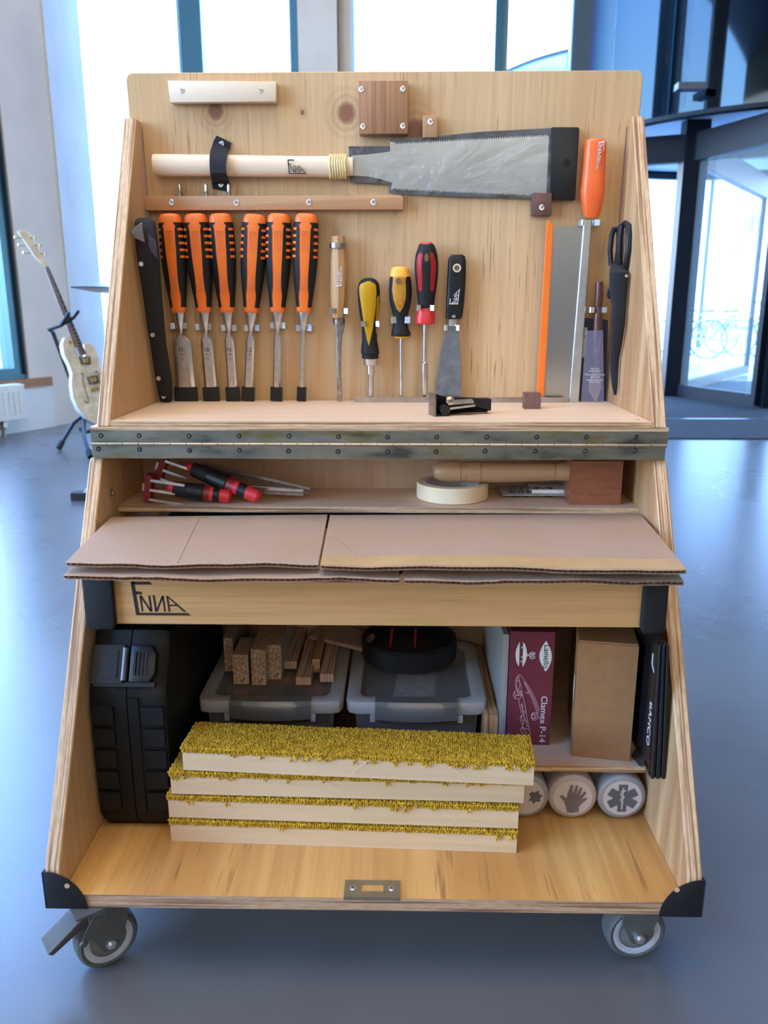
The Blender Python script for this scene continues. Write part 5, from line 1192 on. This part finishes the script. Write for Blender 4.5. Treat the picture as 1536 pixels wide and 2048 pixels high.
def offcut(nm, bl, br, top, z, depth, mats, label, cat='offcut', group='wood offcuts on the left container lid', yaw=None, lam=None, zoff=0):
    """bl, br: front bottom corners in photo pixels at height z; top: pixel row of the front top edge"""
    a, d = onZ(*bl, z), onZ(*br, z); y = (a.y+d.y)/2; w_ = d.x-a.x; zt_ = onY((bl[0]+br[0])/2, top, y).z
    T = Thing(nm, label, cat, WORLD, ((a.x+d.x)/2, y, z), group=group); M = Matrix.Translation(((a.x+d.x)/2, y, z)) @ Matrix.Rotation(yaw or 0, 4, 'Z')
    b = MB(); b.box(-w_/2, w_/2, 0, depth, 0, zt_-z, .0007, M=M); T.part('core', b, mats)
    if lam: b = MB(); s = 1 if 'r' in lam else -1; b.box(min(s*w_/2, s*w_/2+s*.0014), max(s*w_/2, s*w_/2+s*.0014), .0005, depth, .0003, zt_-z-.0003, M=M); T.part('laminate', b, M_lam, label='smooth grey laminate face')
    return T
zl = LZ+E_
offcut('chipboard_offcut', (450, 1342), (466, 1343), 1276, zl, .12, M_chip, 'chipboard offcut on edge, leftmost and set back on the left lid', lam='r')
offcut('chipboard_offcut', (467, 1369), (497, 1367), 1310, zl, .07, M_chip, 'short chipboard offcut on edge, in front of the leftmost one', lam='r')
offcut('chipboard_offcut', (504, 1370), (531, 1370), 1299, zl, .16, M_chip, 'chipboard offcut on edge, tallest front face of the row', lam='r')
offcut('chipboard_offcut', (536, 1359), (562, 1358), 1290, zl, .16, M_chip, 'chipboard offcut on edge beside the flat plywood strips', lam='r')
g2 = 'plywood strips on the left container lid'
offcut('plywood_offcut', (567, 1338), (594, 1338), 1323, zl, .15, M_birchE, 'plywood strip lying set back beside the chipboard offcuts', group=g2)
offcut('plywood_offcut', (592, 1370), (622, 1370), 1355, zl, .17, M_birchE, 'longest plywood strip, reaching nearest the lid handle', group=g2)
offcut('plywood_offcut', (625, 1345), (640, 1345), 1318, zl, .15, M_birchEy, 'narrow grey-topped plywood strip between two striped strips', group=g2, lam=None)
offcut('plywood_offcut', (640, 1364), (667, 1364), 1348, zl, .16, M_birchE, 'striped plywood strip nearest the right edge of the left lid', group=g2)
T = Thing('plywood_board', 'thin plywood board lying aslant across the gap between the lids', 'board', WORLD, (-.07, .12, zl+.018))
pa, pb = onZ(618, 1262, zl+.032), onZ(724, 1296, zl+.024); b = MB()
b.prism([(pa.x, pa.y), (pb.x, pb.y), (pb.x+.02, pb.y+.06), (pa.x+.03, pa.y+.07)], zl+.0172, zl+.024, 'z', .0004); T.part('core', b, plain('brown_ply', (.36, .25, .19), .7))
# ---- black ring
rc = onZ(819, 1352, LZ+E_); rr_ = (onY(915, 1290, rc.y+.07).x-onY(722, 1290, rc.y+.07).x)/2
T = Thing('plastic_ring', 'black round plastic bowl with a raised front band on the right container lid', 'bowl', WORLD, (rc.x, rc.y+rr_, LZ+E_))
Mr = Matrix.Translation((rc.x, rc.y+rr_, LZ+E_))
b = MB(); b.lathe([(rr_*.93, 0), (rr_*.98, .004), (rr_, .020), (rr_*.985, .036), (rr_*.93, .037), (rr_*.92, .02), (rr_*.80, .014), (rr_*.3, .012), (.001, .012)], Mr, 56, cap=False); bw = T.part('bowl', b, black_pl)
b = MB(); n = 18; R_ = []
for k in range(n+1):
    a = -PI/2-.85+1.7*k/n; q = lambda r_, z: (rc.x+r_*math.cos(a), rc.y+rr_+r_*math.sin(a), LZ+E_+z); R_.append([q(rr_*1.0, .003), q(rr_*1.045, .005), q(rr_*1.045, .036), q(rr_*1.0, .040), q(rr_*.93, .038), q(rr_*.95, .02)])
b.loft(R_); T.part('front_band', b, black_pl, bw)
for px in (783, 832):
    a = onZ(px, 1278, LZ+.035); b = MB(); b.tube([(a.x-.002, a.y+.0, LZ+.020), (a.x, a.y+.03, LZ+.030), (a.x+.001, a.y+.06, LZ+.028)], .0022, 6); T.part('red_cord', b, red, bw)
for px in (765, 785, 808, 834): 
    a = onZ(px, 1313, LZ+.03); b = MB(); b.box(a.x-.0012, a.x+.0012, a.y, a.y+.006, LZ+.014, LZ+.034); T.part('tooth', b, black_pl, bw)

# ---- boards on edge between containers and the maroon box
pf = onZ(982, 1430, .247); x0, x1 = onY(966, 1432, pf.y).x+.001, onY(997, 1432, pf.y).x
T = Thing('plywood_board', 'thick pine plywood board standing on edge beside the maroon box', 'board', WORLD, ((x0+x1)/2, pf.y, FB+E_))
b = MB(); b.box(x0, min(x1, xs0-.001), pf.y, pf.y+.26, FB+E_, .247, .003, 3); o = T.part('core', b, [plain('amber_ply_face', (.42, .20, .08), .5), ply_edge('amber_ply_edge', 'x', (.62, .36, .16), (.28, .12, .05), 300)]); edges_by_normal(o, 0)
xq0, xq1 = onY(968, 1300, .12).x, onY(1000, 1300, .06).x
T = Thing('laminate_board', 'tall pale grey laminated board behind the thick plywood board', 'board', WORLD, (x1+.012, .05, .213))
b = MB(); b.box(xs0+.0003, xs0+.0085, -.030, .235, .2131, .385, .001); T.part('core', b, M_lam)

# ---- maroon box
SH_ = .2131
t0 = onZ(1098, 1489, SH_); ym = t0.y
xa, xb = onY(1000, 1300, ym).x, onY(1114, 1275, ym).x; xa = max(xa, xs0+.0095); zt_ = min(onY(1060, 1263, ym).z, .424)
MF = Frame((xa, ym, SH_), rz=math.radians(-2)); wM, hM = xb-xa-.003, zt_-SH_
M_mar = plain('maroon_card', (.125, .015, .028), .5, 0, .06, 30); M_marw = plain('white_print', (.62, .62, .60), .7); M_pink = plain('pale_pink_print', (.50, .30, .34), .7)
mx = Thing('connector_box', 'maroon cardboard box with white lettering standing on the small shelf', 'box', MF, (0, 0, 0))
b = MB(); b.box(0, wM, 0, .10, 0, hM, .0012); bd = mx.part('body', b, M_mar)
b = MB(); b.prism([(wM+.0008, .004), (wM+.009, .05), (wM+.0008, .095)], .003, hM-.004, 'z', top=None); mx.part('side_flap', b, M_mar, bd)
def m(u, v): return (u*wM, (1-v)*hM)                               # u, v: 0..1 over the printed front
def crop(x, y): 
    v_ = (y-35)/(1965-35); xl = 345-(345-235)*v_; xr = 1320-(1320-1160)*v_; return ((x-xl)/(xr-xl), v_)
def mp_(pts): return [m(*crop(*p)) for p in pts]
def pr(P, mt, nm='print', y=-.0004, par=None): b = MB(); b.prism(mp_(P), y, y+.0003, 'y'); return mx.part(nm, b, mt, par or bd)
lens = [(1118, 178)]+[(1118+125*math.sin(PI*k/10)-15*k/10, 178+52*k) for k in range(1, 10)]+[(1090, 692)]+[(1103-(140*math.sin(PI*k/10))-15*(0), 692-51*k) for k in range(1, 10)]
pr(lens, M_marw, 'logo_lens')
def mtext(s, x, y, size, mt, sx=1.): u, v_ = crop(x, y); a, z = m(u, v_); mx.text(s, size, (a, -.0007, z), mt, rot=PI/2, parent=bd, sx=sx)
mtext('Lamello', 1112, 440, hM*.066, txt_dark, 1.0); mtext('80', 805, 425, hM*.062, M_marw); mtext('x', 732, 420, hM*.055, M_marw); mtext('Clamex P-14', 1030, 1510, hM*.072, M_marw, 1.12)
pr([(535, 205), (500, 250), (460, 320), (438, 420), (450, 510), (480, 580), (515, 615)], M_marw); pr([(610, 205), (650, 250), (685, 330), (690, 410), (670, 500), (630, 580), (590, 620)], M_marw)
for q in ((582, 298), (568, 530), (575, 455)): pr([(q[0]+14*math.cos(k*PI/4), q[1]+14*math.sin(k*PI/4)) for k in range(8)][::-1], M_marw)
def mline(P, mt=M_pink, r=.0005):
    b = MB(); b.tube([(x, -.0004, z) for x, z in mp_(P)], r, 4, flat=1); mx.part('print_line', b, mt, bd)
for P in ([(500, 760), (540, 760), (580, 790), (650, 880)], [(500, 760), (560, 980), (640, 1280), (700, 1560), (760, 1790)], [(500, 762), (450, 820), (430, 880), (455, 1010)], [(500, 800), (480, 850), (440, 850)], [(655, 880), (740, 960), (830, 1100), (900, 1220), (955, 1360)], [(640, 890), (720, 990), (800, 1110), (870, 1230), (940, 1420)], [(625, 880), (700, 1000), (790, 1140), (860, 1290), (945, 1510)], [(625, 880), (655, 880)], [(500, 1170), (560, 1420)], [(560, 1250), (590, 1400), (640, 1500), (690, 1640), (720, 1640)], [(575, 1245), (610, 1390), (655, 1380)],
          [(670, 1050), (735, 1060)], [(670, 1050), (680, 1075)], [(570, 1440), (535, 1490), (550, 1570), (590, 1600), (570, 1670)], [(590, 1440), (560, 1500), (590, 1560), (620, 1520)], [(640, 1400), (610, 1440), (620, 1500), (690, 1560)], [(570, 1670), (600, 1665), (720, 1700)], [(570, 1670), (540, 1700), (560, 1740), (610, 1775)], [(600, 1665), (595, 1690), (680, 1770)], [(620, 1540), (575, 1660)]): mline(P)
def ell(cx_, cy_, rx, ry, rot_=0, n=18): return [(cx_+rx*math.cos(a*2*PI/n)*math.cos(rot_)-ry*math.sin(a*2*PI/n)*math.sin(rot_), cy_+rx*math.cos(a*2*PI/n)*math.sin(rot_)+ry*math.sin(a*2*PI/n)*math.cos(rot_)) for a in range(n+1)]
mline(ell(495, 930, 36, 78, .1)); mline(ell(845, 1462, 70, 70)); mline(ell(832, 1462, 46, 46)); mline([(790, 1440), (820, 1425), (850, 1450), (850, 1490), (815, 1500), (790, 1470), (790, 1440)])
mline([(455, 1025), (560, 1030), (575, 1110), (530, 1165), (430, 1165), (392, 1110), (410, 1050), (455, 1025)]); mline([(410, 1060), (440, 1110), (430, 1160)]); mline([(440, 1110), (570, 1110)])
for k in range(5): mline([(470+k*20, 1035), (475+k*20, 1105)], r=.0004)

# ---- brown box
b0, b1 = onZ(1143, 1512, SH_), onZ(1259, 1523, SH_); ang = math.atan2(b1.y-b0.y, b1.x-b0.x)
BF = Frame((b0.x, b0.y, SH_), rz=ang); wB = (b1-b0).length; hB = BF.P(1160, 1285, 0).z
M_bk = plain('brown_corrugated', (.29, .14, .052), .8, 0, .08, 60, .0005, 300)
T = Thing('cardboard_box', 'plain brown cardboard box with a side finger hole on the small shelf', 'box', BF, (0, 0, 0))
b = MB(); b.box(0, wB, 0, .15, 0, hB, .001); bd = T.part('body', b, M_bk, label='brown corrugated body')
b = MB(); b.box(.001, wB-.001, .001, .149, hB+.0002, hB+.003, .0006); T.part('top_flap', b, M_bk, bd)
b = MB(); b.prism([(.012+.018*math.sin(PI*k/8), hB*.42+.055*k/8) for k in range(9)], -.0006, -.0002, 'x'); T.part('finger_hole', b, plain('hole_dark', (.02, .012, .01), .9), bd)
b = MB(); b.prism([(.015+.013*math.sin(PI*k/8), hB*.44+.045*k/8) for k in range(9)], -.0016, -.0008, 'x'); T.part('punched_flap', b, M_kraft, bd)
# ---- black saw guard: a channel with a printed plate behind it
g0, g1 = onY(1302, 1558, -.162), onY(1328, 1562, -.162); gt0, gt1 = onY(1318, 1290, -.162), onY(1336, 1290, -.162)
T = Thing('saw_guide', 'tall black metal guide channel with white printed plate leaning at the right panel', 'guide', WORLD, (g0.x, -.162, .20))
XR_ = XRi-.001
b = MB(); zb0, zb1 = g0.z, gt0.z; xl_, xh_ = g0.x, min(g1.x+.003, XR_)
for q0, q1 in ((0, .25), (.36, .64), (.75, 1)):
    b.prism([(xl_+(xh_-xl_)*q0, zb0), (xl_+(xh_-xl_)*q1, zb0), (gt0.x+(gt1.x+.002-gt0.x)*q1, zb1), (gt0.x+(gt1.x+.002-gt0.x)*q0, zb1)], -.1625, -.151, 'y', .0008)
b.prism([(xl_, zb0), (xh_, zb0), (gt1.x+.002, zb1), (gt0.x, zb1)], -.158, -.148, 'y', .0005); ch_ = T.part('channel', b, black_pl)
b = MB(); px_ = [(-.147, .238), (.12, .238), (.12, zb1+.008), (-.147, zb1)]; xx = xl_+.006
b.prism(px_, xx-.002, xx, 'x', .0004); M_pl = plain('black_gloss_plate', (.006, .007, .01), .25); pl_ = T.part('printed_plate', b, M_pl)
T.text('BAHCO', .017, (xx-.0025, -.126, .296), M_marw, rot=PI/2, parent=pl_, rz=-PI/2, sx=1.1)
tq = T.e.children; 
b = MB(); b.box(xx-.0028, xx-.0022, -.1375, -.1365, .262, .33); T.part('print_line', b, M_marw, pl_)
b = MB(); b.ribbon([(-.116, .395), (-.116, .380), (-.126, .373), (-.139, .373)], xx-.003, xx-.0022, .003, 'x'); T.part('printed_hook', b, M_marw, pl_)
b = MB()
for k in range(8): b.box(gt0.x-.004, gt0.x+.004, -.134+k*.018, -.128+k*.018, zb1+.001, zb1+.008, .0006)
T.part('top_teeth', b, black_pl, pl_)
s0 = onZ(1275, 1532, SH_); T = Thing('scraper_plate', 'small grey metal scraper plate lying by the black guide channel', 'plate', WORLD, (s0.x, s0.y, SH_))
sc_ = [onZ(*p, SH_+.001) for p in ((1262, 1512), (1279, 1533), (1288, 1534), (1290, 1500), (1275, 1490))]; b = MB(); b.prism([(p.x, p.y) for p in sc_], SH_, SH_+.0015, 'z', .0003); T.part('blade', b, plain('grey_plate', (.3, .31, .32), .35, .8))

# ---- three jars lying under the small shelf, lids forward
M_jar = glass('frosted_jar', (.36, .35, .39), .4, .85); M_lid = plain('pale_pink_lid', (.40, .35, .34), .45, 0, .03); M_lid2 = plain('grey_lid', (.26, .26, .28), .4, 0, .03); M_lbl = plain('label_paper', (.52, .46, .44), .6, 0, .02); M_ico = plain('icon_grey', (.16, .125, .13), .7); M_ico2 = plain('icon_slate', (.09, .095, .11), .7)
def jar(px, py, label, lidm, icon):
    Y = -.10; R_ = .0355; c_ = onY(px, py, Y); c_.x = min(c_.x, XRi-R_-.001); cz = FB+E_+R_+.0004
    T = Thing('screw_top_jar', label, 'jar', WORLD, (c_.x, Y, FB+E_), group='screw-top jars lying under the small shelf')
    M = Matrix.Translation((c_.x, Y, cz)) @ ZtoF
    b = MB(); b.lathe([(R_*.5, -.15), (R_*.93, -.147), (R_*.95, -.14), (R_*.95, -.03), (R_*.86, -.022)], M, 40); T.part('jar_body', b, M_jar)
    b = MB(); rings = []
    for z, r_ in ((-.024, R_*.985), (-.006, R_*.985)): rings.append([(c_.x+(r_+(.0004 if k % 2 else 0))*math.cos(2*PI*k/96), Y-z*1.0, cz+(r_+(.0004 if k % 2 else 0))*math.sin(2*PI*k/96)) for k in range(96)])
    for z, r_ in ((-.003, R_*.97), (-.0008, R_*.90), (0, R_*.86)): rings.append([(c_.x+r_*math.cos(2*PI*k/96), Y-z, cz+r_*math.sin(2*PI*k/96)) for k in range(96)])
    b.loft(rings); ld = T.part('lid', b, lidm)
    b = MB(); b.lathe([(R_*.78, .0), (R_*.78, .0004)], M, 48); lb = T.part('round_label', b, M_lbl, ld)
    s = R_/50.
    for q, (P, m_) in enumerate(icon): b = MB(); b.prism([(c_.x+x*s, cz-y*s) for x, y in P], Y-.0008-.00012*q, Y-.0006-.00012*q, 'y'); T.part('printed_icon', b, m_, lb)
glove = [[(-10, 34), (-14, 20), (-18, 8), (-27, -3), (-22, -6), (-13, 2), (-12, -8), (-6, -29), (-1, -29), (-1, -8), (4, -28), (9, -28), (7, -8), (13, -24), (18, -22), (13, -4), (23, -15), (27, -11), (17, 4), (27, -1), (29, 3), (19, 13), (13, 21), (14, 32), (2, 35)]]
leaf = [[(-6, -8), (2, -14), (4, -10), (14, -16), (14, -8), (22, -4), (16, 2), (18, 10), (8, 10), (4, 16), (0, 8), (-8, 8), (-2, 2)]]
def star():
    L = []
    for k in range(3):
        a = k*PI/3; c_, s_ = math.cos(a), math.sin(a); L.append([(x*c_-y*s_, x*s_+y*c_) for x, y in ((-9, -31), (9, -31), (9, 31), (-9, 31))])
    return L
jar(1246, 1592, 'screw-top jar labelled with a six-armed medical star, beside the right panel', M_lid2, [(p, M_ico2) for p in star()]+[([(-1.2, -24), (1.2, -24), (1.2, 26), (-1.2, 26)], M_lbl), ([(-5, -17), (1, -21), (6, -17), (1, -14), (-4, -9), (-1, -6), (5, -4), (2, 1), (-4, 3), (-1, 7), (3, 9), (1, 14), (-3, 16), (-1, 13), (0, 9), (-5, 6), (-5, 1), (1, -2), (-5, -6), (-5, -12), (2, -17), (0, -19), (-3, -15)], M_lbl)])
jar(1146, 1592, 'screw-top jar labelled with a glove icon, middle of the three jars', M_lid, [(p, M_ico) for p in glove])
jar(1050, 1588, 'screw-top jar labelled with a leaf icon, half hidden by the carpet-topped blocks', M_lid2, [([(x+14, y) for x, y in p], M_ico2) for p in leaf])

# ---- four blocks faced with yellow carpet
M_mapl = wood('pale_maple', (.65, .465, .28), (.60, .42, .245), (.46, .29, .15), 'z', 'x', 70, 3, 9, .55)
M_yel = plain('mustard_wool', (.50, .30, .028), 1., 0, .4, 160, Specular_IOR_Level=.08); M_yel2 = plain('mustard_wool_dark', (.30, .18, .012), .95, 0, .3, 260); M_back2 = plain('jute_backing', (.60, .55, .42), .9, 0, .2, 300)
z0 = FB+E_; random.seed(3)
def tuft(bm_v, bm_f, p, n_, r_, l_):
    """one loop of wool: a short stubby six-sided drop"""
    n_ = n_.normalized(); u = n_.orthogonal().normalized(); v = n_.cross(u); a0 = random.random()*6; base = len(bm_v); k_ = 5
    for h, s in ((0, .75), (.55, 1.1), (1., .62)):
        for k in range(k_): a = a0+2*PI*k/k_; bm_v.append(p+n_*(l_*h)+u*(math.cos(a)*r_*s)+v*(math.sin(a)*r_*s))
    for L_ in range(2):
        for k in range(k_): bm_f.append((base+L_*k_+k, base+L_*k_+(k+1) % k_, base+(L_+1)*k_+(k+1) % k_, base+(L_+1)*k_+k))
    bm_f.append(tuple(base+2*k_+k for k in range(k_)))
blocks = [((342, 1682), (1033, 1706), 0., 'bottom carpet-topped block, lowest of the stack of four'), ((338, 0), (1036, 0), 1, 'second carpet-topped block from the bottom of the stack'),
          ((343, 0), (1047, 0), 2, 'third carpet-topped block from the bottom, below the top one'), ((366, 0), (1067, 0), 3, 'top carpet-topped block with its full mustard pile showing')]
WT, CT = .0265, .0105
rowpx = [(1682, 1706), (1636, 1660), (1595, 1616), (1535, 1572)]
for i, (a, d, k_, lab) in enumerate(blocks):
    zb = z0+i*(WT+CT)+i*.0004
    pa = onZ(a[0], rowpx[i][0], zb); pd = onZ(d[0], rowpx[i][1], zb)
    ya = (pa.y, pd.y)
    if i == 0: Y0a, Y0d = pa.y, pd.y
    oy = [0, .001, .000, -.001][i]; da = [0, .0, .004, -.012][i]
    A_ = onY(a[0], rowpx[i][0]-8, Y0a+oy); D_ = onY(d[0], rowpx[i][1]-8, Y0d+oy+da)
    F_ = Frame((A_.x, Y0a+oy, zb), rz=math.atan2(Y0d+oy+da-Y0a-oy, D_.x-A_.x)); Lb = math.hypot(D_.x-A_.x, Y0d-Y0a+da); DP = .068
    T = Thing('carpet_block', lab, 'block', F_, (0, 0, 0), group='carpet-topped wooden blocks')
    b = MB(); b.box(0, Lb, 0, DP, 0, WT, .0018, 2); T.part('wood_core', b, M_mapl)
    b = MB(); b.box(.001, Lb-.001, .0008, DP-.001, WT+.0001, WT+.0014); T.part('backing', b, M_back2)
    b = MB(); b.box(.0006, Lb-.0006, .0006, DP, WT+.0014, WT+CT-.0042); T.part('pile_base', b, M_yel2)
    V, Fc = [], []; pitch = .0027 if i == 3 else .0029; nx = int(Lb/pitch); ny = int(DP/pitch) if i == 3 else 6
    hmax = CT-.0022
    for ix in range(nx+1):
        for iy in range(ny+1):
            if i < 3 and iy > 3 and 6 < ix < nx-6: continue
            x = ix*pitch+random.uniform(-.0009, .0009); y = iy*pitch+random.uniform(-.0009, .0009)
            motif = noise.noise(Vector((x*16, y*22, i*3.1)))
            h = .0034+(.0012*motif if i == 3 else 0)+random.uniform(0, .0006)
            nrm = Vector((random.uniform(-.25, .25)-(.7 if ix == 0 else 0)+(.7 if ix == nx else 0), random.uniform(-.25, .25)-(.5 if iy == 0 else 0), 1))
            tuft(V, Fc, Vector((x, max(y, 0), WT+CT-.0052)), nrm, random.uniform(.0012, .0017), h)
    for ix in range(nx+1):
        for k in range(3):
            tuft(V, Fc, Vector((ix*pitch+random.uniform(-.0009, .0009), .0012, WT+.0018+k*.0024)), Vector((random.uniform(-.3, .3), -1, random.uniform(-.6, .3))), random.uniform(.0012, .0016), random.uniform(.0022, .0036))
    for iy in range(int(DP/pitch)):
        for k in range(3):
            for x_, s_ in ((.0012, -1), (Lb-.0012, 1)): tuft(V, Fc, Vector((x_, iy*pitch, WT+.0018+k*.0024)), Vector((s_, random.uniform(-.3, .3), random.uniform(-.5, .3))), .0014, random.uniform(.002, .0034))
    # a few loops hang over the front
    for cx_ in [random.uniform(.0, Lb) for _ in range([4, 10, 12, 26][i])]:
        for q in range(random.randint(2, 6)):
            tuft(V, Fc, Vector((cx_+random.uniform(-.004, .004), random.uniform(-.001, .002), WT+random.uniform(-.003, .003))), Vector((random.uniform(-.5, .5), -1, random.uniform(-.9, .1))), .0014, random.uniform(.003, .006))
    me = bpy.data.meshes.new('carpet_pile'); me.from_pydata([tuple(v) for v in V], [], Fc); me.polygons.foreach_set('use_smooth', [True]*len(me.polygons)); me.materials.append(M_yel)
    o = mk('carpet_pile', me); o.parent = T.e; o['kind'] = 'stuff'; o['label'] = 'mustard yellow looped carpet pile'
    b = MB()
    for q in range([0, 1, 1, 3][i]):
        x = random.uniform(.03, Lb-.03); s_ = random.choice((-1, 1)); b.tube([(x, .002, WT+.002), (x+s_*.006, -.0035, WT), (x+s_*.016, -.003, WT-.009), (x+s_*.026, -.0015, WT-.018)], .00022, 4)
    T.part('loose_thread', b, bpy.data.materials.get('thread') or plain('thread', (.75, .72, .62), .8), kind='stuff')
